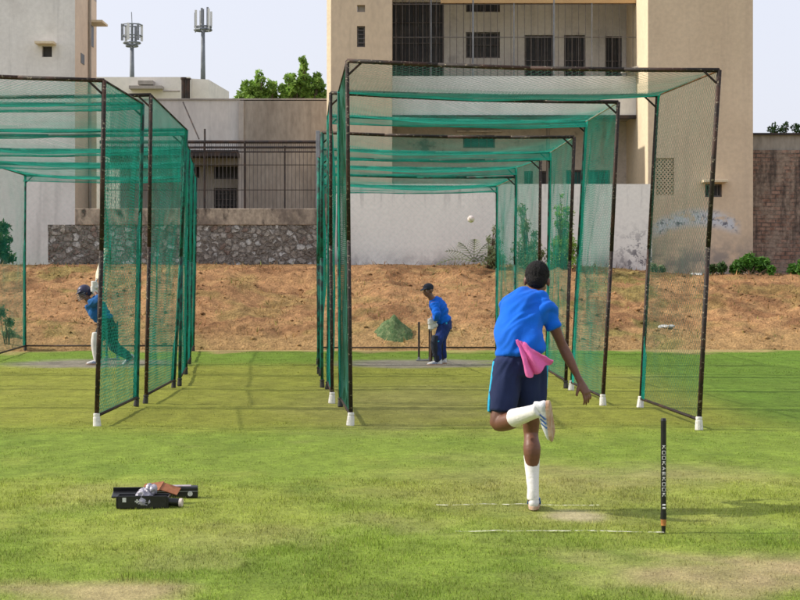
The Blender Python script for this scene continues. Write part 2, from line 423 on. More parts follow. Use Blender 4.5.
# dry weeds and crumbs on the bank
n = 11000; x = rng.random(n) * 26 - 12; y = 33.9 + rng.random(n) * 7.6; z, t = bank_z(x, y)
k = fbm(x*1.4, y*1.4, 4, 91); keep = (t > .005) & (rng.random(n) < sst(.4, .62, k) + .12); x, y, z, t = x[keep], y[keep], z[keep], t[keep]
C = mixc(bank_color(x, y, t) * 1.1, np.array([.42,.30,.13]), (rng.random(len(x)) < .25) * .6)
C = mixc(C, np.array([.14,.19,.04]), (rng.random(len(x)) < .12) * .8)
m_dry = m_attr('dry weeds', 20, .15, bump=0, island=.3, transl=.2)
tag(blades('dry_weeds', x, y, z, .03 + rng.random(len(x))**2 * .13, .014 + rng.random(len(x)) * .02, C, m_dry, 1.2), 'straw coloured dry weeds scattered over the earth bank', 'weeds', kind='stuff')
# earth clods
n = 1500; x = rng.random(n) * 25 - 11.5; y = 34.4 + rng.random(n) * 6.8; z, t = bank_z(x, y)
base = MB().sphere((0,0,0), 1, 7, 5); bv = np.array(base.v)
quads = []; V = []; C = []; tri = []
ico = np.array([(0,0,1),(.9,0,.3),(.28,.85,.3),(-.72,.53,.3),(-.72,-.53,.3),(.28,-.85,.3),(0,0,-.6)]); icf = [(0,1,2),(0,2,3),(0,3,4),(0,4,5),(0,5,1),(6,2,1),(6,3,2),(6,4,3),(6,5,4),(6,1,5)]
sz = .012 + rng.random(n)**4 * .06
for i in range(n):
    V.append(ico * sz[i] * (.6 + rng.random((7, 3)) * .8) * [1, 1, .75] + [x[i], y[i], z[i]]); tri += [tuple(7*i + j for j in f) for f in icf]
me = npmesh('clods', np.concatenate(V), tri, m_bank); setcol(me, np.repeat(bank_color(x, y, t) * rng.uniform(.75, 1.35, (n, 1)), 7, 0))
tag(link('dirt', me), 'loose clods of reddish earth over the bank', 'earth clods', kind='stuff')

# painted creases and pitch edge (worn)
def m_line_(c=(.62,.62,.50), hi=.60):
    k = NT('worn crease paint'); k.col(c); k.rough(.9, .1)
    f = k.ramp(k.noise(22, 5, .7), hi-.17, hi); t = k.node('ShaderNodeBsdfTransparent'); mx = k.node('ShaderNodeMixShader')
    k.l(f, mx.inputs[0]); k.l(t.outputs[0], mx.inputs[1]); k.l(k.b.outputs[0], mx.inputs[2]); k.l(mx.outputs[0], k.out.inputs[0]); return k.m
m_line = m_line_(); m_edge = m_line_((.42,.40,.15), .72)
def ground_strip(name, p0, p1, w, lift=.012, matr=None):
    n = 60; V = []; a = Vector(p0); b = Vector(p1); s = (b - a).normalized(); s = Vector((-s.y, s.x)) * w * .5
    for i in range(n + 1):
        p = a.lerp(b, i / n)
        for q in (p - s, p + s): V.append((q.x, q.y, float(gz(q.x, q.y)[0]) + lift))
    me = npmesh(name, V, [(2*i, 2*i+1, 2*i+3, 2*i+2) for i in range(n)], matr or m_line)
    tag(link(name, me), kind='structure')
ground_strip('crease_marking', (X(452, 10.3), 10.3), (X(664, 10.3), 10.3), .035)
ground_strip('crease_marking', (X(436, 11.52), 11.52), (X(600, 11.5), 11.5), .03)
ground_strip('pitch_edge_marking', (2.42, 22.8), (2.78, 12.6), .03, matr=m_edge)
ground_strip('crease_marking', (-1.2, 28.9), (1.8, 28.9), .05)

# ------------------------------------------------------------------ nets
def net_mesh(P, W, Hh, sp, r, sag=(0,0,0), wob=.03, seg=10, seed=0, skew=1.):
    """diamond net between corners P=(p00,p10,p11,p01); returns numpy verts, faces"""
    P = [np.array(p) for p in P]; sag = np.array(sag); st = sp * math.sqrt(2)
    lines = []
    c = -Hh
    while c < W:                                   # u = c + v
        v0, v1 = max(0, -c), min(Hh, W - c)
        if v1 - v0 > sp: lines.append(((c + v0, v0), (c + v1, v1)))
        c += st
    c = 0
    while c < W + Hh:                              # u = c - v
        v0, v1 = max(0, c - W), min(Hh, c)
        if v1 - v0 > sp: lines.append(((c - v0, v0), (c - v1, v1)))
        c += st
    L = np.array(lines); n = len(L); t = np.linspace(0, 1, seg + 1)
    U = (L[:, 0, 0, None] * (1 - t) + L[:, 1, 0, None] * t) / W; Vv = (L[:, 0, 1, None] * (1 - t) + L[:, 1, 1, None] * t) / Hh
    pos = (P[0] * ((1-U)*(1-Vv))[..., None] + P[1] * (U*(1-Vv))[..., None] + P[2] * (U*Vv)[..., None] + P[3] * ((1-U)*Vv)[..., None])
    bell = 16 * U*(1-U)*Vv*(1-Vv); edge = np.clip(4*U*(1-U), 0, 1) ** .5
    nrm = np.cross(P[1]-P[0], P[3]-P[0]); nrm = nrm / np.linalg.norm(nrm)
    w = (fbm(U*3+seed, Vv*3, 3, seed+5) - .5) * 2
    pos = pos + sag * (bell ** .7)[..., None] + nrm * (w * wob * edge * np.clip(4*Vv*(1-Vv), 0, 1)**.5)[..., None]
    tan = pos[:, -1] - pos[:, 0]; tan /= np.linalg.norm(tan, axis=1)[:, None]
    b = np.cross(tan, nrm); b /= np.linalg.norm(b, axis=1)[:, None]
    ringv = []
    for k in range(3):
        a = 2*np.pi*k/3; ringv.append(pos + (nrm * math.cos(a) * r) + (b * math.sin(a) * r)[:, None, :])
    V = np.stack(ringv, 2).reshape(-1, 3)           # line, seg, k
    li = np.arange(n)[:, None, None]; si = np.arange(seg)[None, :, None]; ki = np.arange(3)[None, None, :]
    idx = lambda l, s, k: (l * (seg+1) + s) * 3 + k
    k2 = (ki + 1) % 3
    Fq = np.stack([idx(li, si, ki), idx(li, si, k2), idx(li, si+1, k2), idx(li, si+1, ki)], -1).reshape(-1, 4)
    return V, Fq
def net(name, P, sp, r, matr, parent, **k):
    W = (Vector(P[1]) - Vector(P[0])).length; Hh = (Vector(P[3]) - Vector(P[0])).length
    V, Fq = net_mesh(P, W, Hh, sp, r, **k)
    return link(name, npmesh(name, V, Fq, matr), parent)

def cage(label, nl, nr, fl, fr, side=(.05, .0017), roof=(.05, .0017), seedn=0, matr=None, back=False, whitefeet=(1, 1, 0, 0), left=(.04, .0018), group='net cages', droop=.14, bars=True):
    """posts: (x bottom, x top, y, z top) near-left, near-right, far-left, far-right"""
    matr = matr or m_net
    root = empty('net_cage', (0.5 * (nl[0] + nr[0]), .5 * (nl[2] + fl[2]), 0), label, 'cricket net', group)
    T = []; Bm = []
    for q, p in enumerate((nl, nr, fl, fr)):
        b = Vector((p[0], p[2], .06)); t = Vector((p[1], p[2], p[3])); T.append(t); Bm.append(b)
        mid = b.lerp(t, .5) + Vector((random.uniform(-.012, .012), 0, 0))
        po = MB().path([b, mid, t], .025 if q % 2 else .023, 8).build('post', m_wrap if (q == 2 or (q == 3 and seedn != 1) or (q == 0 and seedn in (3,4,5)) or (q == 1 and seedn in (8,9,10))) else m_post, root, smooth=True)
        ft = MB(); fm = m_foot if whitefeet[q] else m_footd
        fk = .88 if whitefeet[q] else .7; jx, jy = random.uniform(-.012,.012), random.uniform(-.012,.012)
        ft.tube((p[0]+jx, p[2]+jy, 0.0), (p[0], p[2], .12*fk), .050*fk, .042*fk, 12).tube((p[0], p[2], .12*fk), (p[0], p[2], .16*fk), .034, .034, 12)
        ft.build('foot', fm, po, bevel=.008)
    for a, b in ((0, 1), (2, 3), (0, 2), (1, 3)):
        mid = T[a].lerp(T[b], .5) - Vector((0, 0, .03 if a % 2 == 0 and b % 2 == 1 else .0))
        MB().path([T[a], T[a].lerp(T[b], .25) - Vector((0,0,.02 if (a, b) in ((0,1),(2,3)) else 0)), mid, T[a].lerp(T[b], .75) - Vector((0,0,.02 if (a, b) in ((0,1),(2,3)) else 0)), T[b]], .024 if (a, b) in ((0, 1), (2, 3)) else .013, 8).build('top_bar', m_wrap if (a == 0 and b == 1 and seedn in (5, 9, 10)) or (a == 2 and b == 3 and seedn not in (1, 6)) else m_post if a == 0 and b == 1 else (m_rust if seedn == 1 else m_pale if seedn < 6 else m_bar) if (a, b) == (1, 3) else m_bar, root, smooth=True)
    for a, b in ((0, 2), (1, 3)) + (((2, 3),) if back else ()):
        MB().tube(Bm[a] + Vector((0,0,.05)), Bm[b] + Vector((0,0,.05)), .017, n=8).build('bottom_bar', m_bar, root, smooth=True)
    for p, dx in ((0, 1), (1, -1), (2, 1), (3, -1)):        # corner gussets
        MB().tube(T[p] - Vector((0,0,.16)), T[p] + Vector((dx*.16, 0, -.01)), .012, n=6).build('corner_brace', m_bar, root)
    lo = Vector((0, 0, .06))
    net('side_net', (Bm[0]+lo, Bm[2]+lo, T[2], T[0]), *left, matr, root, wob=.06, seed=seedn, sag=(.05, 0, 0))
    net('side_net', (Bm[1]+lo, Bm[3]+lo, T[3], T[1]), *side, matr, root, wob=.06, seed=seedn+3, sag=(-.04, 0, 0))
    net('roof_net', (T[0], T[1], T[3], T[2]), *roof, matr, root, wob=.04, sag=(0, 0, -.16), seed=seedn+6)
    if back: net('back_net', (Bm[2]+lo, Bm[3]+lo, T[3], T[2]), .09, .0004, matr, root, wob=.05, seed=seedn+9)
    # slack net bunched along the far bar and down one edge
    if droop:
        d = Vector((0, 0, droop)); e = Vector((0, -.24, 0))
        net('bunched_net', (T[2]-d+e, T[3]-d*.7+e, T[3], T[2]), .017, .0028, m_netd, root, wob=.05, seed=seedn+11, sag=(0, -.05, -.07))
    for q, sg in ((0, 1), (1, 1), (2, -1), (3, -1)):          # slack gathered beside each post
        wd = random.uniform(.2, .3) if q > 1 else (.2, .1)[q]
        w = Vector((0, sg * wd, 0)); net('bunched_net', (Bm[q]+lo, Bm[q]+lo+w, T[q]+w*.8, T[q]), .018, .003, m_netd, root, wob=.03, seed=seedn+13+q)
    return root
GR = 'net cages of the right practice lane'; GL = 'net cages of the left practice lane'
cage('nearest net cage to the bowler, right lane, tall dark posts on white feet', (-.52,-.56,17.5,3.87), (3.08,3.29,17.0,3.71), (-.72,-.74,19.95,3.81), (2.89,3.09,19.8,3.75), side=(.055,.0014), roof=(.055,.0013), left=(.034,.0026), seedn=1, matr=m_netl, whitefeet=(1,1,0,1), droop=.04, group=GR)
cage('second green net cage from the bowler with a teal side net and white feet', (-.84,-.86,20.45,3.85), (2.47,2.66,20.1,3.70), (-1.0,-1.0,22.9,3.80), (2.36,2.56,22.7,3.70), side=(.044,.0017), roof=(.05,.0012), seedn=2, whitefeet=(1,1,0,1), group=GR)
cage('third green net cage from the bowler, middle one of the right lane', (-1.1,-1.1,23.3,3.60), (2.32,2.44,23.1,3.52), (-1.24,-1.22,25.9,3.56), (2.29,2.35,25.8,3.50), side=(.042,.0014), roof=(.05,.0012), seedn=3, whitefeet=(0,0,0,0), droop=.20, group=GR)
cage('fourth green net cage from the bowler, just in front of the batsman in blue', (-1.3,-1.3,26.4,3.46), (2.20,2.24,26.3,3.42), (-1.44,-1.44,29.0,3.5), (2.02,2.04,29.0,3.46), side=(.042,.0014), roof=(.05,.0012), seedn=4, whitefeet=(0,0,0,0), droop=.20, group=GR)
cage('farthest net cage of the right lane, closed by a back net', (-1.46,-1.46,29.5,3.38), (2.03,2.07,29.4,3.32), (-1.62,-1.6,33.2,3.40), (1.94,1.95,33.2,3.36), side=(.044,.0012), roof=(.05,.0012), seedn=5, whitefeet=(0,0,0,0), droop=.20, back=True, group=GR)
cage('nearest net cage of the left lane with white feet, cut by the left edge', (-6.75,-6.75,17.4,3.85), (-3.2,-3.12,17.4,3.65), (-6.85,-6.85,20.0,3.72), (-3.19,-3.12,20.0,3.67), side=(.05,.0023), roof=(.055,.0014), seedn=6, whitefeet=(1,1,0,0), group=GL, left=(.055,.0009))
cage('second net cage of the left lane, taller at its near corner post', (-6.85,-6.85,20.4,3.82), (-3.14,-3.08,20.4,3.82), (-6.95,-6.95,23.2,3.65), (-3.18,-3.0,23.2,3.63), side=(.05,.0021), roof=(.05,.0015), seedn=7, whitefeet=(0,0,0,0), group=GL, left=(.055,.0009))
cage('third net cage of the left lane, mostly hidden by the two nearer ones', (-6.95,-6.95,23.6,3.62), (-3.15,-3.1,23.6,3.60), (-7.1,-7.1,26.2,3.6), (-3.4,-3.35,26.2,3.58), side=(.046,.0016), roof=(.05,.0013), seedn=8, whitefeet=(0,0,0,0), group=GL, left=(.055,.0009))
cage('fourth net cage of the left lane around the batsman in the helmet', (-7.15,-7.15,26.5,3.6), (-3.45,-3.4,26.5,3.58), (-7.35,-7.35,29.2,3.58), (-3.72,-3.66,29.2,3.56), side=(.046,.0016), roof=(.05,.0013), seedn=9, whitefeet=(0,0,0,0), group=GL, left=(.055,.0009))
cage('farthest net cage of the left lane, closed by a back net', (-7.4,-7.4,29.6,3.58), (-3.8,-3.74,29.6,3.56), (-7.72,-7.72,34.0,3.62), (-4.26,-4.2,34.0,3.58), side=(.046,.0016), roof=(.05,.0013), seedn=10, whitefeet=(0,0,0,0), back=True, group=GL, left=(.055,.0009))

# ------------------------------------------------------------------ facades
def facade(mb, x0, x1, z0, z1, Y, ops, depth=.22):
    xs = sorted({x0, x1, *[o[0] for o in ops], *[o[1] for o in ops]}); zs = sorted({z0, z1, *[o[2] for o in ops], *[o[3] for o in ops]})
    for a, b in zip(xs[:-1], xs[1:]):
        for c, d in zip(zs[:-1], zs[1:]):
            m, q = (a+b)/2, (c+d)/2
            if any(o[0] < m < o[1] and o[2] < q < o[3] for o in ops): continue
            mb.quad((a,Y,c), (b,Y,c), (b,Y,d), (a,Y,d))
    D = Y + depth
    for (a, b, c, d) in [o[:4] for o in ops]:
        mb.quad((a,Y,c), (a,D,c), (a,D,d), (a,Y,d)); mb.quad((b,Y,c), (b,Y,d), (b,D,d), (b,D,c))
        mb.quad((a,Y,d), (a,D,d), (b,D,d), (b,Y,d)); mb.quad((a,Y,c), (b,Y,c), (b,D,c), (a,D,c))
def pop(px0, px1, py0, py1, Y): return (X(px0, Y), X(px1, Y), Z(py1, Y), Z(py0, Y))
def window(root, o, Y, depth=.2, matr=None, bars=0, hbars=0, frame=True, name='window', fm=None):
    a, b, c, d = o
    w = MB().box((a+.004, Y+depth-.05, c+.004), (b-.004, Y+depth-.02, d-.004)).build(name, matr or m_dark, root)
    if frame:
        f = MB(); t = .045; y0, y1 = Y+depth-.11, Y+depth-.055
        f.box((a+.003,y0,c+.003),(a+t,y1,d-.003)); f.box((b-t,y0,c+.003),(b-.003,y1,d-.003)); f.box((a+t,y0,d-t),(b-t,y1,d-.003)); f.box((a+t,y0,c+.003),(b-t,y1,c+t))
        f.build('frame', fm or m_rail, w)
    if bars or hbars:
        g = MB()
        for i in range(1, bars + 1):
            x = a + (b-a) * i / (bars+1); g.tube((x, Y+depth-.14, c), (x, Y+depth-.14, d), .011, n=5)
        for i in range(1, hbars + 1):
            z = c + (d-c) * i / (hbars+1); g.tube((a, Y+depth-.155, z), (b, Y+depth-.155, z), .012, n=5)
        g.build('bars', m_rail, w)
    return w
def m_patch_():
    k = NT('tan plaster with peeled patch'); co = k.tc
    c = k.mix(k.ramp(k.noise(.35, 6, .6), .35, .7), (.70,.55,.395), (.62,.48,.34))
    c = k.vary(c, k.noise(9, 4, .6), .07); c = k.mix(k.math('MULTIPLY', k.ramp(k.noise(1., 5, .65, k.map((3.2, 3.2, .2))), .5, .72), .25), c, (.42,.32,.25))
    # local coordinates: patch centre known
    s = k.node('ShaderNodeSeparateXYZ'); k.l(co, s.inputs[0]); x, z = s.outputs[0], s.outputs[2]
    def band(a, b, cz, hz):
        fx = k.math('MULTIPLY', k.ramp(x, a-.25, a+.15), k.ramp(x, b+.15, b-.2))
        zz = k.math('ABSOLUTE', k.math('SUBTRACT', z, cz)); fz = k.ramp(zz, hz + .12, hz - .1); return k.math('MULTIPLY', fx, fz)
    slope = k.math('MULTIPLY', x, 1.)
    zc = k.math('SUBTRACT', z, k.math('MULTIPLY', k.math('SINE', k.math('MULTIPLY', x, 1.15)), .38))
    zc2 = k.math('ABSOLUTE', k.math('SUBTRACT', zc, 1.0))
    m = k.math('MULTIPLY', k.math('MULTIPLY', k.ramp(x, -.05, .3), k.ramp(x, 2.55, 2.2)), k.ramp(zc2, .33, .05))
    m = k.math('MULTIPLY', m, k.ramp(k.noise(3.2, 6, .7), .36, .5))
    c = k.mix(m, c, (.62,.64,.68)); m2 = k.math('MULTIPLY', m, k.ramp(k.noise(7, 5, .7), .52, .6)); c = k.mix(m2, c, (.16,.16,.19))
    zb = k.ramp(z, 1.2, .1); c = k.mix(k.math('MULTIPLY', zb, k.ramp(k.noise(1.7, 6, .7), .38, .62)), c, (.30,.27,.24))
    k.col(c); k.rough(.9, .2); k.bump(k.noise(30, 4), .25, .01); return k.m
m_patch = m_patch_()
def m_whitewall_():
    k = NT('stained whitewash'); s = k.node('ShaderNodeSeparateXYZ'); k.l(k.tc, s.inputs[0]); x, z = s.outputs[0], s.outputs[2]
    c = k.mix(k.ramp(k.noise(.8, 6, .6, k.map((1,1,.4))), .35, .7), (.90,.865,.80), (.84,.80,.745))
    c = k.vary(c, k.noise(12, 4, .6), .06)
    low = k.math('MULTIPLY', k.ramp(z, .75, .1), k.ramp(k.noise(1.6, 6, .7), .35, .65)); c = k.mix(low, c, (.38,.34,.33))
    st = k.math('MULTIPLY', k.math('MULTIPLY', k.ramp(x, 5.2, 6.3), k.ramp(z, 1.5, .3)), k.ramp(k.noise(4.5, 6, .75), .5, .56)); c = k.mix(st, c, (.13,.12,.14))
    drip = k.math('MULTIPLY', k.ramp(z, 1.4, 2.2), k.ramp(k.noise(2.5, 4, .6, k.map((2.2,1,.25))), .52, .66)); c = k.mix(k.math('MULTIPLY', drip, .45), c, (.36,.34,.33))
    k.col(c); k.rough(.9, .2); k.bump(k.noise(30, 4), .2, .01); return k.m

# --- main building
B1 = empty('apartment_building', (4, 46, 1.2), 'large tan building with a barred balcony and white parapet behind the right nets', 'building')
TOP = 10.2; base = 1.1
Yl = 45.0
ops = [pop(357,365,5,12,Yl), pop(357,365,26,47,Yl)]
w = MB(); facade(w, X(331,Yl), X(392,Yl), base, TOP, Yl, ops); xr = X(392,Yl); xl = X(331,Yl)
w.quad((xr,Yl,base), (xr,52,base), (xr,52,TOP), (xr,Yl,TOP)); w.quad((xl-.12,52,base), (xl-.12,Yl+.12,base), (xl-.12,Yl+.12,TOP), (xl-.12,52,TOP))
w.build('wall', m_tan, B1)
MB().add([(xl-.12,Yl+.12,base), (xl,Yl,base), (xl,Yl,TOP), (xl-.12,Yl+.12,TOP)], [(0,1,2,3)]).build('corner_strip', m_cream, B1)
window(B1, ops[0], Yl, matr=m_greyw, frame=False); window(B1, ops[1], Yl, hbars=4, bars=0)
# right block, standing forward
Yr = 44.0; x0, x1 = X(648,Yr), X(753,Yr)
ops = [pop(656,674,158,195,Yr), pop(705,722,184,197,Yr)]
blk = MB(); facade(blk, x0, x1, base, TOP, Yr, ops)
blk.quad((x1,Yr,base), (x1,54,base), (x1,54,TOP), (x1,Yr,TOP))
me_ = blk.mesh('wall', m_patch); o = bpy.data.objects.new('wall', me_); col.objects.link(o)
me_.transform(Matrix.Translation((-x0, -Yr, -1.7))); o.parent = B1; o.location = Vector((x0, Yr, 1.7)) - Vector(B1.location)
MB().quad((x0,54,base), (x0,Yr,base), (x0,Yr,TOP), (x0,54,TOP)).build('wall', m_cream, B1)
a, b, c, d = ops[0]
v = MB().box((a,Yr+.2,c), (b,Yr+.22,d)).build('vent', m_dark, B1)
g = MB()
nx, nz = 5, 9
for i in range(-nz, nx + 1):
    for sgn in (1, -1):
        # diagonal lattice ribs, clipped to the opening
        pts = []
        cw, ch = (b-a)/nx, (d-c)/nz
        for t in np.linspace(0, nz, 40):
            xx = (i + t) if sgn == 1 else (nx - i - t)
            if 0 <= xx <= nx: pts.append((a + xx*cw, Yr+.06, c + t*ch))
        if len(pts) > 1: g.tube(pts[0], pts[-1], .02, n=4)
g.build('lattice', m_tan, v)
window(B1, ops[1], Yr, bars=3); a, b, c, d = ops[1]
MB().box((a-.1,Yr-.35,d+.03), (b+.1,Yr,d+.10)).build('window_hood', m_cream, B1, bevel=.01)
# recessed middle
Yb, Ys = 48.2, 46.2
ops = [pop(388,444,2,84,Yb), pop(466,500,32,58,Yb), pop(466,500,-14,12,Yb), pop(525,553,35,86,Yb), pop(564,585,35,86,Yb), pop(605,622,36,86,Yb)]
w = MB(); facade(w, X(385,Yb), X(650,Yb), Z(90,Yb), TOP, Yb, ops); w.build('wall', m_lower if False else mat('balcony wall', (.60,.56,.51), (.52,.48,.44), .8, fine=10, amt=.08, c3=(.44,.41,.38), streak=.5), B1)
window(B1, ops[0], Yb, bars=12, hbars=3); window(B1, ops[1], Yb, bars=6, hbars=1); window(B1, ops[2], Yb, bars=6)
for q in (3, 4, 5): window(B1, ops[q], Yb, bars=4, hbars=1, name='door')
xa, xb = X(392,Ys), x0 - .004
MB().box((xr+.004,Ys,Z(115,Ys)), (xb,Ys+.15,Z(76,Ys))).build('parapet', m_offw, B1)
MB().box((xr+.004,Ys+.16,Z(115,Ys)), (xb,Yb-.004,Z(111,Ys))).build('balcony_floor', m_greyw, B1)
MB().box((xr+.004,Ys-.05,Z(118.5,Ys)), (xb,Ys+.2,Z(115.2,Ys))).build('slab_edge', m_iron, B1)
MB().box((X(441,Ys),Ys,Z(3,Ys)), (xb,Ys+.3,Z(-12,Ys))).build('beam', m_orange, B1)
MB().box((xr+.004,Ys+.31,Z(-24,Ys)), (xb,Yb-.004,TOP)).build('upper_slab', m_tan, B1)
g = MB()                                                     # security grille of the balcony
x = xr + .1
while x < xb: g.tube((x,Ys+.07,Z(76,Ys)), (x,Ys+.07,Z(-12,Ys)), .008, n=4, caps=False); x += .19
for py in (37, 4): g.tube((xr,Ys+.05,Z(py,Ys)), (xb,Ys+.05,Z(py,Ys)), .014, n=5)
g.build('balcony_grille', m_rail, B1)
for px in (431, 473, 514, 554, 592): MB().tube((X(px,Ys),Ys+.02,Z(76,Ys)), (X(px,Ys),Ys+.02,Z(-12,Ys)), .03 if px in (554, 473) else .018, n=6).build('grille_post', m_galv, B1)
M = Matrix.Translation((X(631,Ys), Ys-.25, Z(70,Ys))) @ Matrix.Rotation(R(-14), 4, 'Y')
MB().box((-.3,-.2,-.03), (.3,.24,.03), M).build('ledge', m_offw, B1)
ops = [pop(463,495,135,148,Yb), pop(524,533,171,186,Yb), pop(541,549,171,200,Yb), pop(566,582,170,187,Yb), pop(588,610,170,187,Yb), pop(634,642,164,178,Yb), pop(360,380,170,190,Yb)]
w = MB(); facade(w, X(385,Yb), x0-.004, base, Z(113.4,Ys), Yb, ops[:6]); w.build('wall', m_lower, B1)
for q in range(6): window(B1, ops[q], Yb, bars=3 if q != 2 else 0, matr=m_teal if q in (0, 3, 4) else m_dark)
MB().box((X(457,Yb),Yb-.3,Z(133,Yb)), (X(501,Yb),Yb-.004,Z(131,Yb))).build('window_hood', m_lower, B1)
MB().box((xr,Ys+1,TOP), (x1,54,TOP+.2)).build('roof', m_greyw, B1)
MB().tube((X(548,Ys+1.4),Ys+1.4,base), (X(548,Ys+1.4),Ys+1.4,Z(116,Ys+1.4)), .06, n=8).build('drain_pipe', m_brown, B1)
# --- white compound wall in front of it
Yw = 42.6
ww = MB().box((X(329,Yw),Yw,1.2), (X(652,Yw),Yw+.25,Z(184,Yw)))
me_ = ww.mesh('boundary_wall', m_whitewall_()); o = bpy.data.objects.new('boundary_wall', me_); col.objects.link(o); me_.transform(Matrix.Translation((0, -Yw, -1.6))); o.location = (0, Yw, 1.6)
tag(o, 'long stained whitewashed boundary wall along the bank top', 'wall')
# --- rubble retaining wall
def m_rubble_():
    k = NT('random rubble masonry'); co = k.map((1,1,1.25)); n = k.node('ShaderNodeTexNoise'); n.inputs['Scale'].default_value = 4.5; n.inputs['Detail'].default_value = 4; k.l(co, n.inputs['Vector'])
    wv = k.node('ShaderNodeVectorMath', operation='MULTIPLY_ADD'); k.l(n.outputs['Color'], wv.inputs[0]); wv.inputs[1].default_value = (.22,.22,.22); k.l(co, wv.inputs[2])
    v = k.node('ShaderNodeTexVoronoi', feature='F1'); v.inputs['Scale'].default_value = 5.4; k.l(wv.outputs[0], v.inputs['Vector'])
    e = k.node('ShaderNodeTexVoronoi', feature='DISTANCE_TO_EDGE'); e.inputs['Scale'].default_value = 5.4; k.l(wv.outputs[0], e.inputs['Vector'])
    s = k.node('ShaderNodeSeparateColor'); k.l(v.outputs['Color'], s.inputs[0])
    c = k.mix(k.ramp(s.outputs[0], .2, .95), (.25,.215,.185), (.37,.335,.295)); c = k.mix(k.ramp(s.outputs[1], .78, .86), c, (.50,.48,.45)); c = k.mix(k.ramp(s.outputs[2], .85, .9), c, (.24,.18,.15))
    ed = k.ramp(k.math('ADD', e.outputs['Distance'], k.math('MULTIPLY', k.noise(9, 4), .12)), .12, .2)
    c = k.mix(ed, (.21,.185,.16), c); c = k.vary(c, k.noise(13, 6, .75), .6); c = k.mix(k.math('MULTIPLY', k.ramp(k.noise(1.1, 6, .75), .5, .66), .6), c, (.12,.10,.085))
    k.col(c); k.rough(.95, .1); k.bump(k.math('ADD', ed, k.math('MULTIPLY', k.noise(14, 5, .7), .6)), .9, .06); return k.m
m_rubble = m_rubble_()
Yk = 42.2
XX, ZZ2, Fc = grid(X(48,Yk), X(330,Yk), 1.0, Z(225,Yk), .04, .04)
yy = Yk - (fbm(XX*4, ZZ2*4, 4, 3) - .5) * .12
def slab_mesh(name, XX, ZZ2, yy, Fc, th, matr, parent):
    n = XX.size; V = np.stack([XX, yy, ZZ2], -1).reshape(-1, 3); me = npmesh(name, V, Fc, matr, True); return link(name, me, parent)
RW = empty('retaining_wall', (X(185,Yk), Yk, 1.2), 'low dark rubble stone retaining wall with a stained concrete top band', 'wall')
slab_mesh('stonework', XX, ZZ2, yy, Fc, .4, m_rubble, RW)
MB().box((X(48,Yk),Yk+.06,1.0), (X(330,Yk),Yk+.5,Z(225.6,Yk))).build('core', m_conc, RW)
MB().box((X(75,Yk),Yk-.03,Z(225,Yk)), (X(329,Yk),Yk+.42,Z(208.5,Yk))).build('top_band', m_conc, RW, bevel=.015)
# --- iron fence above it
Yf = 43.0
FE = empty('iron_fence', (X(260,Yf), Yf, Z(208,Yf)), 'thin barred iron fence on the stone wall in front of the grey house', 'fence')
zb = Z(209,Yf); zt = Z(141,Yf)
g = MB(); x = X(100,Yf)
while x < X(320,Yf): g.tube((x,Yf,zb), (x,Yf,zt), .0065, n=4, caps=False); g.tube((x+.05,Yf,Z(152,Yf)), (x+.05,Yf,zt), .0065, n=4, caps=False); x += .10
g.build('bars', m_rail, FE)
for py, r in ((142,.045), (147.5,.03), (152,.02), (165,.01), (190,.01)): MB().tube((X(100,Yf),Yf-.03,Z(py,Yf)), (X(321,Yf),Yf-.03,Z(py,Yf)), r, n=6).build('rail', m_iron, FE)
for px, py, r in ((205,129,.025), (245,141,.03), (285,146,.02)): MB().tube((X(px,Yf),Yf-.05,zb), (X(px,Yf),Yf-.05,Z(py,Yf)), r, n=6).build('post', m_iron, FE)
g = MB().box((X(316,Yf),Yf-.1,zb), (X(320,Yf),Yf+.05,Z(131,Yf))); tag(g.build('gate_post', m_galv, bevel=.01), 'grey steel post between iron fence and white boundary wall', 'post')
MB().box((X(320.3,Yf),Yf-.06,zb), (X(324,Yf),Yf+.2,Z(134,Yf))).build('end_post', m_iron, FE)
tag(MB().tube(at(183,102,44.5), at(199,139,43.4), .018, n=6).build('leaning_pole', m_iron), 'thin dark pole leaning against the grey house wall', 'pole')
# --- grey house
Yg = 47.0
B2 = empty('grey_house', (X(240,Yg), Yg, 1.2), 'flat roofed grey and brown rendered house behind the iron fence', 'house')
ops = [pop(214,238,154,179,Yg+1), pop(214,237,188,211,Yg+1), pop(176,200,158,178,Yg+1)]
w = MB(); facade(w, X(120,Yg+1), X(240,Yg+1), base, Z(150,Yg+1), Yg+1, ops); w.build('wall', m_greyw, B2)
for q in range(3): window(B2, ops[q], Yg+1, bars=5 if q else 0, hbars=3 if q == 1 else 0)
MB().box((X(110,Yg),Yg,Z(150,Yg)), (X(240,Yg),Yg+1.3,Z(100,Yg))).build('upper_wall', mat('pale grey render', (.68,.64,.60), (.60,.56,.53), .6, fine=9, amt=.07, stretch=(1,1,.4), streak=.5), B2)
MB().box((X(110,Yg),Yg-.9,Z(156,Yg-.9)), (X(240,Yg),Yg-.01,Z(151.5,Yg-.9))).build('sunshade', m_iron, B2)  # slab coloured near black, shade of its underside put into the colour
MB().box((X(110,Yg),Yg-.02,Z(165,Yg)), (X(240,Yg),Yg+.9,Z(152,Yg))).build('lintel', m_brown, B2)
MB().box((X(240.3,Yg),Yg-.06,base), (X(328,Yg),Yg+4,Z(101,Yg))).build('side_wing', m_brown, B2)
MB().box((X(239,Yg),Yg-.12,Z(211,Yg)), (X(244,Yg),Yg-.065,Z(101,Yg))).build('pilaster', m_greyw, B2)
MB().box((X(110,Yg),Yg-.05,Z(100,Yg)+.003), (X(328,Yg),Yg+4,Z(98.6,Yg))).build('roof', m_greyw, B2)
TT = 9.5
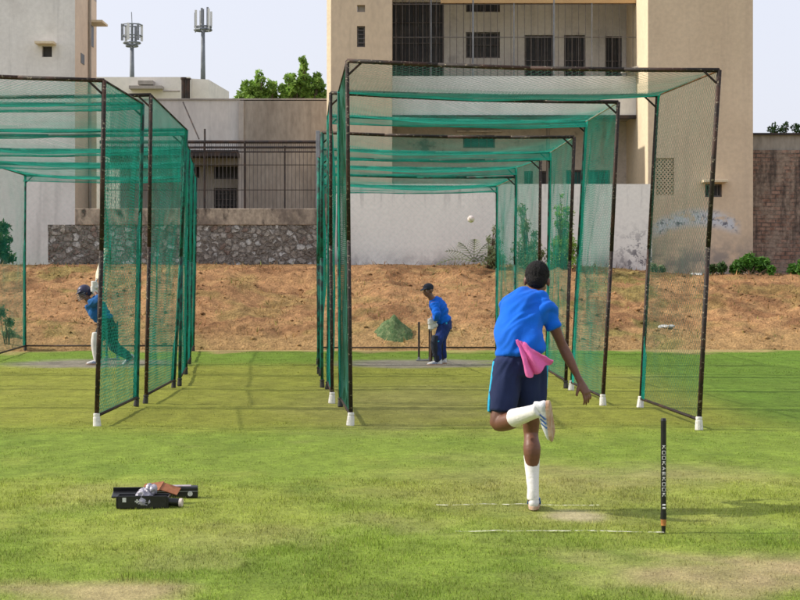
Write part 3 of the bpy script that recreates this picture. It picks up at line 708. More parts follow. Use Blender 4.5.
# --- pale tower on the left
Yt = 45.0
B3 = empty('pale_tower_block', (X(20,Yt), Yt, 1.2), 'tall pale rendered tower block at the left edge with tiny hooded windows', 'building')
ops = [pop(42,52,46,57,Yt)]; xe = X(75,Yt)
w = MB(); facade(w, X(-90,Yt), xe, base, TT, Yt, ops)
w.build('wall', m_tower, B3); window(B3, ops[0], Yt, frame=False)
a, b, c, d = ops[0]; MB().box((a-.12,Yt-.4,d+.02), (b+.12,Yt,d+.08)).build('window_hood', m_cream, B3)
sd = MB().quad((xe,Yt,base), (xe,48.2,base), (xe,48.2,TT), (xe,Yt,TT)); sd.build('side_wall', mat('tower side', (.66,.54,.42), (.58,.47,.365), .7, fine=9, amt=.06), B3)
for (ya, yb_, py0, py1, hood) in ((45.8, 46.3, 54, 64, 0), (47.0, 47.7, 25, 46, 1)):
    z0, z1 = Z(py1, (ya+yb_)/2), Z(py0, (ya+yb_)/2)
    MB().box((xe-.05,ya,z0), (xe+.012,yb_,z1)).build('window', m_dark, B3)
    if hood: MB().box((xe,ya-.1,z1+.02), (xe+.4,yb_+.1,z1+.08)).build('window_hood', m_cream, B3)
MB().tube((xe+.05,46.9,base), (xe+.05,46.9,TT), .04, n=6).build('drain_pipe', m_brown, B3)
MB().box((X(-90,Yt),Yt+.01,TT), (xe,48.2,TT+.15)).build('roof', m_greyw, B3)
# --- low white house far behind
Yh = 62.0
B4 = empty('white_house', (X(160,Yh), Yh, 1.6), 'low sunlit white house seen over the grey house roof', 'house')
MB().box((X(60,Yh),Yh,1.5), (X(190,Yh),Yh+6,Z(77,Yh))).build('wall', m_far, B4)
MB().add([(X(190.2,Yh),Yh+.5,1.5), (X(207,Yh),Yh+.5,1.5), (X(218,Yh),Yh+4,1.5), (X(190.2,Yh),Yh+4,1.5), (X(190.2,Yh),Yh+.5,Z(77,Yh)), (X(207,Yh),Yh+.5,Z(78,Yh)), (X(218,Yh),Yh+4,Z(80,Yh)), (X(190.2,Yh),Yh+4,Z(77,Yh))], [(0,1,5,4),(1,2,6,5),(4,5,6,7),(2,3,7,6)]).build('annex', m_far, B4)
for px0, px1, py0, py1 in ((140,155,82,86), (131,164,87,90)): MB().box((X(px0,Yh),Yh-.5,Z(py1,Yh)), (X(px1,Yh),Yh-.004,Z(py0,Yh))).build('ledge', m_greyw, B4)
MB().tube(at(163,91,Yh-.3), at(180,91,Yh-.3), .05, n=6).build('conduit', m_greyw, B4)
for px in (183.5, 188):
    p = MB().tube(at(px,100,54), at(px,78 if px < 185 else 79,54), .075, n=10); p.tube(at(px,79.5,54), at(px,77.4 if px<185 else 78.4,54), .1, n=10)
    tag(p.build('vent_pipe', m_iron, smooth=False), 'short black vent pipe on the grey house roof, ' + ('taller of the pair' if px < 185 else 'shorter of the pair'), 'pipe', 'black vent pipes on the roof')
# --- telecom masts
def mast(px, pytop, label, kind):
    Y = 85.0; s = F / Y; root = empty('telecom_mast', at(px, 272, Y), label, 'telecom mast', 'telecom masts on the skyline')
    tp = 47 if kind == 0 else 30
    MB().tube(at(px,95,Y), at(px,tp,Y), .14, .10, 8).build('pole', m_mast, root, smooth=True)
    if kind == 0:
        h = MB(); h.ring(at(px,46,Y), (0,0,1), .28, .06, 10); h.ring(at(px,43,Y), (0,0,1), .42, .05, 10); h.ring(at(px,36,Y), (0,0,1), .5, .035, 10); h.ring(at(px,25,Y), (0,0,1), .5, .035, 10)
        h.tube(at(px,47,Y), at(px,24,Y), .07); h.build('platform', m_mast, root)
        for i in range(6):
            a = i * math.pi / 3 + .3; c = at(px, 33, Y) + Vector((.5*math.cos(a), .5*math.sin(a), 0))
            MB().box(c - Vector((.06,.05,.4)), c + Vector((.06,.05,.45))).build('antenna_panel', m_galv if i % 2 else m_offw, root)
        MB().tube(at(px,24,Y), at(px-.5,12,Y), .02).build('lightning_rod', m_mast, root)
    else:
        h = MB(); h.ring(at(px,30,Y), (0,0,1), .42, .07, 10); h.ring(at(px,27,Y), (0,0,1), .42, .05, 10); h.tube(at(px,32,Y), at(px,9,Y), .06); h.build('platform', m_mast, root)
        for i in range(7):
            a = i * 2*math.pi/7 + .2; c = at(px, 18, Y) + Vector((.42*math.cos(a), .42*math.sin(a), random.uniform(-.1,.1))); hh = random.uniform(.35,.55)
            MB().box(c - Vector((.05,.05,hh)), c + Vector((.05,.05,hh))).tube(c - Vector((0,0,.65)), c - Vector((0,0,.3)), .03).build('antenna_panel', m_galv if i % 2 else m_offw, root)
mast(132, 14, 'slim telecom mast with a caged ring of antennas, shorter of the two', 0)
mast(203, 9, 'taller telecom mast with bare upright antenna panels on top', 1)
# --- brick wall on the right
def m_brick_():
    k = NT('weathered brick'); b = k.node('ShaderNodeTexBrick'); sp = k.node('ShaderNodeSeparateXYZ'); k.l(k.tc, sp.inputs[0]); cb = k.node('ShaderNodeCombineXYZ'); k.l(sp.outputs[0], cb.inputs[0]); k.l(sp.outputs[2], cb.inputs[1])
    k.l(cb.outputs[0], b.inputs['Vector']); b.inputs['Scale'].default_value = 1.; b.inputs['Brick Width'].default_value = .26; b.inputs['Row Height'].default_value = .11; b.inputs['Mortar Size'].default_value = .014
    b.inputs['Color1'].default_value = (.25,.14,.10,1); b.inputs['Color2'].default_value = (.35,.22,.165,1); b.inputs['Mortar'].default_value = (.13,.105,.09,1)
    c = k.mix(k.ramp(k.noise(1.6, 7, .75), .42, .58), b.outputs['Color'], (.30,.23,.18)); c = k.mix(k.math('MULTIPLY', k.ramp(k.noise(.8, 6, .7, k.map((2.5,1,.5))), .46, .6), .85), c, (.085,.068,.06)); c = k.vary(c, k.noise(9, 5, .7), .4)
    k.col(c); k.rough(.95, .1); k.bump(k.math('ADD', b.outputs['Fac'], k.noise(12, 5, .7)), .7, .03); return k.m
Yq = 44.6
BW = empty('brick_wall', (X(790,Yq), Yq, 1.2), 'weathered old brick wall beside the tan building', 'wall')
MB().box((X(752.5,Yq),Yq,1.1), (X(900,Yq),Yq+.4,Z(150,Yq))).build('brickwork', m_brick_(), BW)
MB().box((X(752.5,Yq),Yq+.05,Z(150,Yq)+.003), (X(900,Yq),Yq+.45,Z(134,Yq))).build('upper_course', m_brown, BW)
MB().box((X(752.5,Yq),Yq-.06,Z(135,Yq)), (X(900,Yq),Yq+.5,Z(133,Yq))).build('coping', m_iron, BW)

# ------------------------------------------------------------------ plants
def leaf_mat(name, c, c2): 
    k = NT(name); g = k.node('ShaderNodeNewGeometry'); cc = k.mix(g.outputs['Random Per Island'], c, c2); cc = k.vary(cc, k.noise(1.5, 3), .4); k.col(cc); k.rough(.6, .3)
    tr = k.node('ShaderNodeBsdfTranslucent'); k.l(cc, tr.inputs[0]); mx = k.node('ShaderNodeMixShader'); mx.inputs[0].default_value = .35
    k.l(k.b.outputs[0], mx.inputs[1]); k.l(tr.outputs[0], mx.inputs[2]); k.l(mx.outputs[0], k.out.inputs[0]); return k.m
m_leaf = leaf_mat('leaf green', (.16,.30,.045), (.34,.50,.10)); m_leafd = leaf_mat('dark leaf', (.025,.07,.018), (.07,.14,.03)); m_leafg = leaf_mat('grey leaf', (.16,.20,.09), (.30,.35,.17)); m_leafy = leaf_mat('bright bush leaf', (.05,.16,.02), (.12,.28,.04))
m_bark = mat('bark', (.12,.08,.05), (.07,.05,.035), 8, fine=40, amt=.3)
def leaves(name, clumps, n, size, matr, parent, shell=.55):
    """clumps: (centre, rx, ry, rz)"""
    vol = np.array([c[1]*c[2]*c[3] for c in clumps]) ** .7; vol /= vol.sum(); V = []
    idx = rng.choice(len(clumps), n, p=vol)
    C = np.array([c[0] for c in clumps])[idx]; Rr = np.array([c[1:] for c in clumps])[idx]
    d = rng.normal(size=(n,3)); d /= np.linalg.norm(d, axis=1)[:,None]; rad = (shell + (1-shell)*rng.random(n))[:,None] * (.8 + .35*rng.random((n,1)))
    p = C + d * Rr * rad
    a = rng.normal(size=(n,3)); a /= np.linalg.norm(a,axis=1)[:,None]; b = np.cross(a, rng.normal(size=(n,3))); b /= np.linalg.norm(b,axis=1)[:,None]
    s = (size * rng.uniform(.6,1.4,n))[:,None]
    V = np.stack([p - a*s, p + b*s*.45, p + a*s, p - b*s*.45], 1).reshape(-1,3)
    return link(name, npmesh(name, V, np.arange(4*n).reshape(-1,4), matr), parent)
def tree(base, h, clumps, n, size, matr, label, group=None, trunk=.18, name='tree', cat='tree'):
    base = Vector(base); root = empty(name, base, label, cat, group)
    t = MB(); top = base + Vector((0,0,h*.5)); t.tube(base, top, trunk, trunk*.6, 8)
    for c in clumps: t.tube(top - Vector((0,0,h*.12*random.random())), Vector(c[0]), trunk*.4, trunk*.1, 6)
    t.build('trunk', m_bark, root, smooth=True); leaves('crown', clumps, n, size, matr, root); return root
def px_clumps(L, Y, dep=.8):
    out = []
    for px, py, r in L:
        s = Y / F; out.append((tuple(at(px, py, Y) + Vector((0, random.uniform(-.3,.3), 0))), r*s, r*s*dep, r*s*1.05))
    return out
Yv = 58.0
def feather(peaks, base_y, Y, n, r0=2.2, r1=4.2):
    L = []
    for _ in range(n):
        px, py, wd = random.choice(peaks); t = random.random() ** .8; y = py + (base_y - py) * t
        L.append((px + random.gauss(0, .45) * wd * (.25 + t), y, random.uniform(r0, r1) * (.6 + .5 * t)))
    return px_clumps(L, Y)
tree((X(250,Yv), Yv, 1.6), 6, feather([(258,68,9),(247,82,14),(270,80,14),(264,76,16)], 103, Yv, 62, 3.5, 6.5), 4200, .08, m_leaf, 'smaller loose-crowned tree behind the grey house, left one of two', 'trees over the house roof')
tree((X(303,Yv), Yv, 1.6), 6, feather([(304,60,6),(304,70,18),(293,74,16),(317,74,14),(282,84,16),(310,80,26)], 103, Yv, 110, 3.5, 7), 7800, .085, m_leaf, 'bright green tree with a pointed crown behind the brown house wing', 'trees over the house roof')
Yp = 50.0
tree((X(785,Yp), Yp, 1.6), 5, px_clumps([(770,130,4),(777,129,5),(785,129,5),(793,129,5),(801,129,6),(810,128,6),(776,125,3),(788,124,3)], Yp), 650, .05, m_leafd, 'thin dark treetop peeping over the brick wall', trunk=.08)
def bush(base, clumps, n, size, matr, label, group=None):
    base = Vector(base); root = empty('bush', base, label, 'bush', group); t = MB()
    for c in clumps:
        for _ in range(3): t.tube(base + Vector((random.uniform(-.1,.1), 0, -.05)), Vector(c[0]) + Vector((random.uniform(-1,1)*c[1]*.5, 0, random.random()*c[3]*.6)), .014, .004, 5)
    t.build('stems', m_bark, root); leaves('foliage', clumps, n, size, matr, root, .2); return root
Yu = 40.9
GB = 'bushes along the foot of the walls'
bush(at(752,276,Yu), px_clumps([(742,266,8),(752,263,10),(764,265,9),(735,269,6),(771,270,5)], Yu), 2600, .05, m_leafy, 'widest round bush at the corner of tan building and brick wall', GB)
bush(at(797,277,Yu), px_clumps([(794,270,6),(802,268,8)], Yu), 1200, .05, m_leafy, 'green bush against the brick wall, cut by the right edge', GB)
bush(at(722,276,Yu), px_clumps([(722,268,6),(713,269,5)], Yu), 800, .045, m_leafd, 'small dark bush at the foot of the tan building under the hooded window', GB)
bush(at(658,274,Yu), px_clumps([(655,268,5),(664,269,4)], Yu), 300, .045, m_leafg, 'sparse low weeds under the peeled plaster patch', GB)
Yx = 40.2; GS = 'tall shrubs by the white wall'
bush(at(490,266,Yx), feather([(495,215,8),(488,238,14),(498,235,9)], 264, Yx, 26, 4, 9), 1100, .038, m_leafg, 'loose grey-green shrub by the white boundary wall, left of the middle net posts', GS)
bush(at(528,266,Yx+.3), feather([(522,205,9),(534,228,12),(526,240,18)], 264, Yx+.3, 36, 4, 10), 1900, .038, m_leafg, 'pale green shrub rising above the bowler, in front of the white wall', GS)
bush(at(562,266,Yx), feather([(560,192,8),(566,200,9),(556,222,14),(570,232,10)], 264, Yx, 40, 4, 11), 2500, .040, m_leaf, 'tallest leafy shrub behind the teal side nets', GS)
def frond_plant(px, py, Y, L, label, matr, n=7, spread=1.0):
    b = at(px, py, Y); root = empty('palm_seedling', b, label, 'plant')
    for i in range(n):
        a = math.pi * (.12 + .76 * i / (n-1)) ; d = Vector((math.cos(a)*spread, random.uniform(-.4,.2), math.sin(a))); f = MB(); q = b.copy(); pr = None
        for k in range(12):
            t = k / 11; p = b + d * (L * t) + Vector((0,0,-L*.45*t*t)); 
            if pr is not None:
                f.tube(pr, p, .008, .006, 4)
                tg = (p - pr).normalized(); sdv = tg.cross(Vector((0,-1,0))).normalized(); ll = L*.24*math.sin(math.pi*min(1,t*.85+.15))
                for sg in (1,-1):
                    e = p + sdv*sg*ll*.8 + tg*ll*.7 - Vector((0,0,ll*.2)); w_ = Vector((0,.02,.012)); f.add([p - w_, p + w_, e], [(0,1,2)])
            pr = p
        f.build('frond', matr, root)
frond_plant(474, 262, 40.0, 1.0, 'small palm-like plant with arching fronds against the white wall', m_leafg, 7)
Yc = 41.3
bush(at(3,262,Yc), px_clumps([(2,228,8),(6,240,8),(3,252,9),(8,258,6),(-6,245,12)], Yc), 1500, .06, m_leafd, 'dark climbing shrub at the pale tower, cut by the left edge', GB)
bush(at(8,350,34.2), px_clumps([(6,335,8),(12,322,6),(3,312,7),(16,340,5)], 34.2), 900, .035, m_leafg, 'thin weedy shrub at the bank foot in the lower left net', GB)
# green-covered heap of turf on the bank
def heap():
    Y0 = 34.5; c = (X(394,Y0), Y0+.55); XX, YY, Fc = grid(c[0]-.85, c[0]+.95, Y0-.1, Y0+1.3, .03, .03)
    d = np.sqrt(((XX-c[0])/.50)**2 + ((YY-c[1])/.5)**2); d = d + (fbm(XX*3, YY*3, 3, 8) - .5) * .35; h = np.clip(1 - d, -.9, 1)
    zz = float(bank_z(np.array([c[0]]), np.array([c[1]]))[0][0]); bz_ = np.maximum(bank_z(XX, YY)[0], 0); bz_ = bz_ * (1 - np.clip(h, 0, 1)) + zz * np.clip(h, 0, 1)
    Zh = bz_ - .03 + np.where(h > 0, np.sqrt(h*h + .16) - .4, h) * .56  - sst(0,.25,.25-h)*.0 + (fbm(XX*6, YY*6, 4, 6)-.5)*.10*np.clip(h*4,0,1)
    me = npmesh('cut_grass_heap', np.stack([XX,YY,Zh],-1).reshape(-1,3), Fc, mat('cut grass', (.07,.125,.045), (.15,.19,.085), 9, fine=30, amt=.35, bump=.8, bdist=.03), True)
    o = link('cut_grass_heap', me, origin=(c[0], c[1], zz)); tag(o, 'cone shaped heap under green cover at the bank foot, left of the batsman in blue', 'heap')
heap()
# litter
m_poly = mat('white plastic scrap', (.52,.52,.5), (.4,.4,.38), 20, rough=.5)
def scrap(px, py, Y, w, h, label):
    c = at(px, py, Y); c.z = float(bank_z(np.array([c.x]), np.array([c.y]))[0][0]) + .02; sl = Matrix.Rotation(R(16), 3, 'X') @ Matrix.Rotation(R(px % 20 - 10), 3, 'Y'); m = MB()
    for k in range(7):
        m.sphere(c + Vector((random.uniform(-.4,.4)*w, random.uniform(-.4,.4)*h, random.uniform(0,.02))), (w*random.uniform(.12,.28), h*random.uniform(.2,.4), random.uniform(.012,.03)), 12, 8, M=sl)
    tag(m.organic('plastic_scrap', m_poly, None, .01, 1, folds=.012, fscale=(14,14,14), origin=c), label, 'litter', 'plastic litter on the bank')
scrap(697, 274, 41.0, .26, .25, 'crumpled white plastic scrap near the bank top below the peeled plaster')
scrap(666, 334, 35.6, .36, .22, 'flattened pale plastic scrap near the bank foot behind the first side net')

# ------------------------------------------------------------------ people
def skin_mat(name, c):
    k = NT(name); k.col(k.vary(k.mix(k.ramp(k.noise(6, 4), .4, .7), c, tuple(x*.8 for x in c)), k.noise(60, 3), .08)); k.rough(.5, .4); k.bump(k.noise(140, 3), .1, .003); return k.m
def cloth(name, c, c2=None, bump=.25, rough=.85):
    k = NT(name); k.col(k.vary(k.mix(k.ramp(k.noise(5, 5), .35, .7), c, c2 or tuple(x*.82 for x in c)), k.noise(300, 2), .1)); k.rough(rough, .2); k.b.inputs['Sheen Weight'].default_value = .04
    k.bump(k.math('ADD', k.noise(24, 4, .6, k.map((1,1,.6))), k.math('MULTIPLY', k.noise(400, 2), .15)), bump, .012); return k.m
m_skin = skin_mat('brown skin', (.17,.072,.042)); m_skin2 = skin_mat('brown skin two', (.20,.095,.06))
m_hair = mat('black hair', (.008,.007,.007), (.014,.012,.011), 40, fine=200, amt=.3, rough=.75, bump=.8, bdist=.01)
m_blue = cloth('royal blue jersey', (.005,.135,.68), (.005,.11,.56)); m_navy = cloth('navy cloth', (.018,.028,.085), (.014,.022,.07))
m_navyb = cloth('blue trousers', (.02,.045,.19), (.015,.03,.12)); m_cyan = cloth('cyan piping', (.03,.42,.68)); m_pink = cloth('pink towel', (.78,.16,.42), (.68,.12,.36), .5)
m_wht = cloth('white sock', (.78,.76,.74), (.70,.68,.66)); m_shoe = mat('white shoe', (.70,.69,.68), (.55,.56,.6), 18, rough=.45); m_sole = mat('tan rubber sole', (.52,.38,.28), (.38,.22,.14), 20, rough=.6)
m_stripe = mat('blue shoe stripe', (.05,.13,.36), (.04,.1,.3), 20, rough=.5); m_eye = mat('eye white', (.75,.73,.7), bump=0, rough=.3); m_lip = skin_mat('lips', (.16,.05,.04))
m_pad = cloth('white pad', (.74,.72,.68), (.6,.58,.55)); m_padd = cloth('dark pad', (.02,.025,.04), (.03,.035,.05)); m_grn = cloth('dark green trousers', (.015,.035,.04), (.01,.025,.035)); m_blue2 = cloth('mid blue jersey', (.02,.13,.36), (.015,.09,.28))
m_helm = mat('navy helmet', (.02,.022,.06), (.03,.03,.08), 5, rough=.4, bump=0, spec=.5); m_wood = mat('willow', (.82,.74,.56), (.72,.62,.44), 14, stretch=(1,1,.1), rough=.5); m_woodd = mat('dark oiled willow', (.09,.055,.035), (.06,.035,.025), 14, stretch=(1,1,.1), rough=.5); m_grip = mat('bat grip', (.6,.6,.58), (.05,.05,.06), 30, rough=.7)

def V3(*a): return Vector(a)
def head(mb, c, f, up, s=1.0):
    """c = middle of head; f = facing, up"""
    f = Vector(f).normalized(); up = (Vector(up) - f * Vector(up).dot(f)).normalized(); r = f.cross(up); M = Matrix((r, f, up)).transposed()
    P = lambda x, y, z: Vector(c) + M @ Vector((x*s, y*s, z*s))
    mb.sphere(P(0,-.012,.025), (.076*s,.095*s,.092*s), M=M); mb.sphere(P(0,.035,-.03), (.058*s,.062*s,.075*s), M=M); mb.sphere(P(0,.05,-.08), (.03*s,.032*s,.026*s), M=M)
    mb.sphere(P(0,.094,-.018), (.014*s,.02*s,.024*s), M=M); mb.sphere(P(0,.105,-.03), (.017*s,.013*s,.011*s), M=M); mb.sphere(P(0,.078,.028), (.055*s,.02*s,.014*s), M=M)
    for q in (1,-1): mb.sphere(P(q*.078,-.004,-.012), (.012*s,.024*s,.034*s), M=M); mb.sphere(P(q*.04,.06,-.03), (.024*s,.028*s,.024*s), M=M)
    mb.sphere(P(0,.088,-.06), (.024*s,.014*s,.01*s), M=M)
    return P, M
def face_bits(parent, P, M, s=1.0):
    for q in (1,-1):
        MB().sphere(P(q*.031,.076,.004), (.014*s,.011*s,.009*s), M=M).build('eye', m_eye, parent, smooth=True)
        MB().sphere(P(q*.031,.086,.004), .0055*s, 8, 6).build('pupil', m_hair, parent, smooth=True)
    MB().sphere(P(0,.096,-.06), (.02*s,.009*s,.007*s), M=M).build('mouth', m_lip, parent, smooth=True)
def hand(mb, wr, d, n, s, k=1.0, curl=.35, spread=.14):
    """wr wrist, d direction, n palm normal (curl side), s thumb side"""
    wr = Vector(wr); d = Vector(d).normalized(); n = (Vector(n) - d*Vector(n).dot(d)).normalized(); s = (Vector(s) - d*Vector(s).dot(d) - n*Vector(s).dot(n)).normalized()
    mb.loft([(wr - d*.03*k, .026*k, .021*k), (wr + d*.02*k, .034*k, .018*k), (wr + d*.06*k, .042*k, .016*k), (wr + d*.09*k, .041*k, .014*k)], side=s, n=14, sub=3)
    for j, (o, L) in enumerate(((.031, .070), (.011, .079), (-.010, .074), (-.031, .058))):
        p = wr + d*.088*k + s*o*k; dd = (d + s*(o*spread/.03)).normalized(); pts = [(p - dd*.01*k, .0095*k, .009*k)]; c = curl
        for m_ in range(3):
            dd = (dd*math.cos(c) + n*math.sin(c)).normalized(); p = p + dd*L*k*(.42, .32, .26)[m_]; pts.append((p.copy(), (.0092, .0085, .0072)[m_]*k, (.0088, .008, .0068)[m_]*k))
        mb.loft(pts, side=s, n=8, sub=3)
    p = wr + d*.025*k + s*.03*k; dd = (d*.75 + s*.75 + n*.35).normalized(); pts = [(p, .014*k, .013*k)]
    for L, r in ((.038,.0115), (.032,.0092)):
        p = p + dd*L*k; pts.append((p.copy(), r*k, r*k)); dd = (dd + d*.5 + n*.3).normalized()
    mb.loft(pts, side=n, n=8, sub=3)
def shoe(parent, heel, fwd, up, L=.29, name='shoe', upper=m_shoe, sole=m_sole, k=1.0, voxel=.007):
    """heel = bottom of the heel"""
    f = Vector(fwd).normalized(); u = (Vector(up) - f*Vector(up).dot(f)).normalized(); r = f.cross(u); P = lambda x, y, z: Vector(heel) + r*x + f*y + u*z; L_ = L
    m = MB()
    m.loft([(P(0,.035,.045), .036, .034), (P(0,.09,.05), .038, .040), (P(0,.16,.045), .043, .034), (P(0,.225,.036), .045, .024), (P(0,L_-.03,.032), .036, .018)], side=r, cap=1)
    m.loft([(P(0,.055,.05), .036, .045), (P(0,.052,.085), .035, .045), (P(0,.05,.11), .036, .044)], side=r, cap=.2)
    o = m.organic(name, upper, parent, voxel, 3)
    q = MB(); n = 28; top = []; bot = []
    for i in range(n):
        a = 2*math.pi*i/n; y = L_*.5 + math.cos(a)*L_*.5; w = (.037 + .012*max(0, (y/L_-.35))*1.5) ; x = math.sin(a)*w*(1 if abs(math.sin(a)) > .0 else 1)
        x = math.copysign(min(abs(x)*1.25, w), x); top.append(P(x, y, .026)); bot.append(P(x*.96, y, 0 + (.012 if y > L_*.85 else 0)))
    q.add(top + bot, [tuple(range(n)), tuple(range(2*n-1, n-1, -1))] + [(i, n+i, n+(i+1)%n, (i+1)%n) for i in range(n)])
    q.build('sole', sole, o, bevel=.004)
    for side in (1,-1):
        st = MB()
        for y0 in (.10, .13, .16): st.tube(P(side*.043, y0+.02, .03), P(side*.037, y0-.015, .068), .0055, .0045, 6)
        st.build('stripe', m_stripe, o)
    ls = MB()
    for y0 in (.10,.125,.15,.175): ls.tube(P(-.022, y0, .083-(y0-.1)*.28), P(.022, y0+.006, .083-(y0-.1)*.28), .004, n=6)
    ls.build('laces', m_wht, o)
    return o

# ---------------- bowler
Y0 = 11.3
def P(px, py, dy=0.): return at(px, py, Y0 + dy)
BO = empty('person', (X(535,Y0), Y0, 0), 'bowler in blue shirt and navy shorts with one leg kicked up', 'person')
bd = MB(); S = (1, 0, 0)
hipR, hipL = P(532,372,.0), P(508,370,-.02); kR, kL = P(531,428,.09), P(499,423,-.10); aR, aL = P(533,496,.0), P(536,411,-.40)
pel, wai, che, nec, hed = P(519,360,0), P(517,340,.04), P(522,314,.14), P(533,297,.24), P(537,280,.30)
shL, shR = P(512,307,.22), P(545,306,.12)
bd.loft([(pel-V3(0,0,.05), .15, .11), (pel+V3(0,0,.03), .155, .112), (wai, .135, .10), (che, .155, .11), (che.lerp(nec,.6), .125, .085), (nec+V3(0,.01,-.02), .07, .065)], side=(1,0,0), n=24)
bd.loft([(nec-V3(0,.03,.06), .062, .062), (nec+V3(0,.01,.01), .055, .058), (hed-V3(0,.0,.05), .054, .058)], side=S)
hP, hM = head(bd, hed, (.10, .93, -.32), (.08, .3, .95), 1.04)
bd.loft([(hipR, .088, .092), (hipR.lerp(kR,.5), .075, .08), (kR, .056, .06), (kR.lerp(aR,.14), .050, .054), (kR.lerp(aR,.32)-V3(0,.03,0), .060, .068), (kR.lerp(aR,.62), .041, .045), (aR+V3(0,0,.03), .034, .038), (aR-V3(0,0,.03), .036, .042)], side=S)
sh_dir = (aL-kL).normalized()
bd.loft([(hipL, .088, .092), (hipL.lerp(kL,.5), .076, .08), (kL+V3(0,0,.03), .060, .062), (kL, .058, .058), (kL.lerp(aL,.3)+V3(0,0,-.01), .058, .060), (kL.lerp(aL,.65), .044, .046), (aL, .036, .038)], side=(0,1,.3))
eR, wR = P(563,347,.16), P(580,381,.10)
bd.loft([(shR-V3(.03,0,.015), .046, .044), (shR+V3(.010,0,-.04), .046, .046), (shR.lerp(eR,.45), .043, .046), (shR.lerp(eR,.8), .035, .037), (eR, .036, .037), (eR.lerp(wR,.28), .038, .036), (eR.lerp(wR,.75), .026, .026), (wR, .021, .026)], side=(1,0,.3))
hand(bd, wR, P(592,404,.08)-wR, (-.6,.6,-.2), (-.3,-.6,0), 1.05, .28)
eL, wL = shL + V3(-.0,.20,-.22), shL + V3(.10,.36,-.10)
bd.loft([(shL+V3(.035,0,-.02), .045, .045), (shL+V3(.01,.05,-.06), .045, .045), (eL, .038, .038), (eL.lerp(wL,.4), .037, .037), (wL, .024, .028)], side=(0,1,.3))
hand(bd, wL, (.8,.1,.5), (0,-1,.2), (0,.2,1), 1., .8)
body = bd.organic('body', m_skin, BO, .0065, 3)
face_bits(BO, hP, hM, 1.04)
hr = MB(); hr.sphere(hP(0,-.02,.034), (.084,.100,.094), M=hM); hr.sphere(hP(0,-.05,-.015), (.070,.058,.065), M=hM)
hr.organic('hair', m_hair, BO, .006, 1, folds=.006, fscale=(75,75,75))
sh = MB()
hemz = V3(0,0,-.0)
sh.loft([(P(520.5,353.5,0), .164, .148), (P(519.5,345,.01), .156, .140), (P(518,332,.06), .148, .130), (P(522,316,.13), .158, .135), (P(529,304,.20), .155, .118), (P(534,296.5,.24), .085, .075)], side=(1,-.1,0), n=28, cap=.12)
sh.sphere(shR+V3(-.012,0,-.012), (.074,.074,.072)); sh.loft([(P(532,303,.20), .085, .07), (P(539,303,.17), .085, .074), (shR+V3(-.01,0,-.01), .080, .074)], side=(0,1,0), cap=.8); sh.sphere(P(542,312,.11), (.06,.09,.09)); sh.sphere(P(536,299.5,.20), (.07,.075,.05)); sh.loft([(shR+V3(.0,0,-.02), .066, .066), (shR.lerp(eR,.28), .060, .061), (shR.lerp(eR,.52), .058, .060)], side=(1,0,.3), cap=.1)
sh.loft([(shL+V3(0,0,-.0), .080, .080), (shL.lerp(eL,.35), .07, .07), (shL.lerp(eL,.7), .062, .062)], side=(1,0,.3), cap=.1); sh.sphere(shL+V3(.01,0,-.005), (.09,.088,.084))
shirt = sh.organic('shirt', m_blue, BO, .0085, 8, folds=.021, fscale=(2.6,2.2,11), seed=4.3, fdir=(.75,0,.5))
MB().ring(P(533.5,296.5,.235), (.05,.5,.87), .064, .009, 24).build('collar', m_blue, BO, smooth=True)
so = MB()
so.loft([(P(519,349,.01), .140, .115), (P(519,360,0), .158, .128), (P(519,374,0), .172, .13)], side=S, cap=.1)
so.loft([(hipR+V3(-.01,0,.05), .105, .118), (hipR.lerp(kR,.5), .094, .105), (P(528,409,.07), .092, .098)], side=S, cap=.05)
so.loft([(hipL+V3(.01,0,.05), .105, .118), (hipL.lerp(kL,.5)+V3(0,0,0), .096, .106), (P(501.5,412,-.08), .090, .10)], side=S, cap=.05)
shorts = so.organic('shorts', m_navy, BO, .0095, 3, folds=.012, fscale=(2.2,5,13), seed=9, fdir=(.15,0,1))
cs = MB(); cs.loft([(hipL+V3(-.095,-.02,.06), .011, .028), (hipL.lerp(kL,.5)+V3(-.094,-.02,0), .011, .029), (P(501.5,411.5,-.08)+V3(-.086,-.015,0), .011, .029)], side=S, cap=.1)
cs.organic('side_stripe', m_cyan, shorts, .006, 2)
cs = MB(); cs.loft([(hipR+V3(.100,-.015,.06), .012, .026), (hipR.lerp(kR,.5)+V3(.088,-.015,0), .012, .028), (P(528,408.5,.07)+V3(.084,-.01,0), .012, .028)], side=S, cap=.1)
cs.organic('side_stripe', m_cyan, shorts, .006, 2)
# towel tucked in the waistband
tv = []; nu, nv = 46, 34; ptop0, ptop1 = P(515.5,340,-.15), P(524,344,-.165); pb0, pb1 = P(528,374,-.19), P(550,359,-.17)
for j in range(nv):
    v = j/(nv-1)
    for i in range(nu):
        u = i/(nu-1); vv = v * (1 + .05*math.sin(u*7+1) + .04*math.sin(u*15)); a = ptop0.lerp(pb0, vv); b = ptop1.lerp(pb1, vv); p = a.lerp(b, u)
        fo = .5*math.sin(u*math.pi*3.3 + .6 + v*.9) + .28*math.sin(u*14 - v*2.2 + 2) + .3*mnoise.noise(Vector((u*4, v*3, 5)))
        p += V3(.010*math.sin(v*5+u*3)*v, -.030*fo*(.3+.8*v) - .02*math.sin(v*3.1), -.045*v*v*math.sin(u*math.pi) + .01*mnoise.noise(Vector((u*6, v*5, 2)))); tv.append(p)
me = npmesh('towel', tv, [(j*nu+i, j*nu+i+1, (j+1)*nu+i+1, (j+1)*nu+i) for j in range(nv-1) for i in range(nu-1)], m_pink, True)
o = link('towel', me, origin=P(519,341,-.14)); tag(o, "pink towel hanging from the bowler's waistband", 'towel'); sm = o.modifiers.new('t', 'SOLIDIFY'); sm.thickness = .012
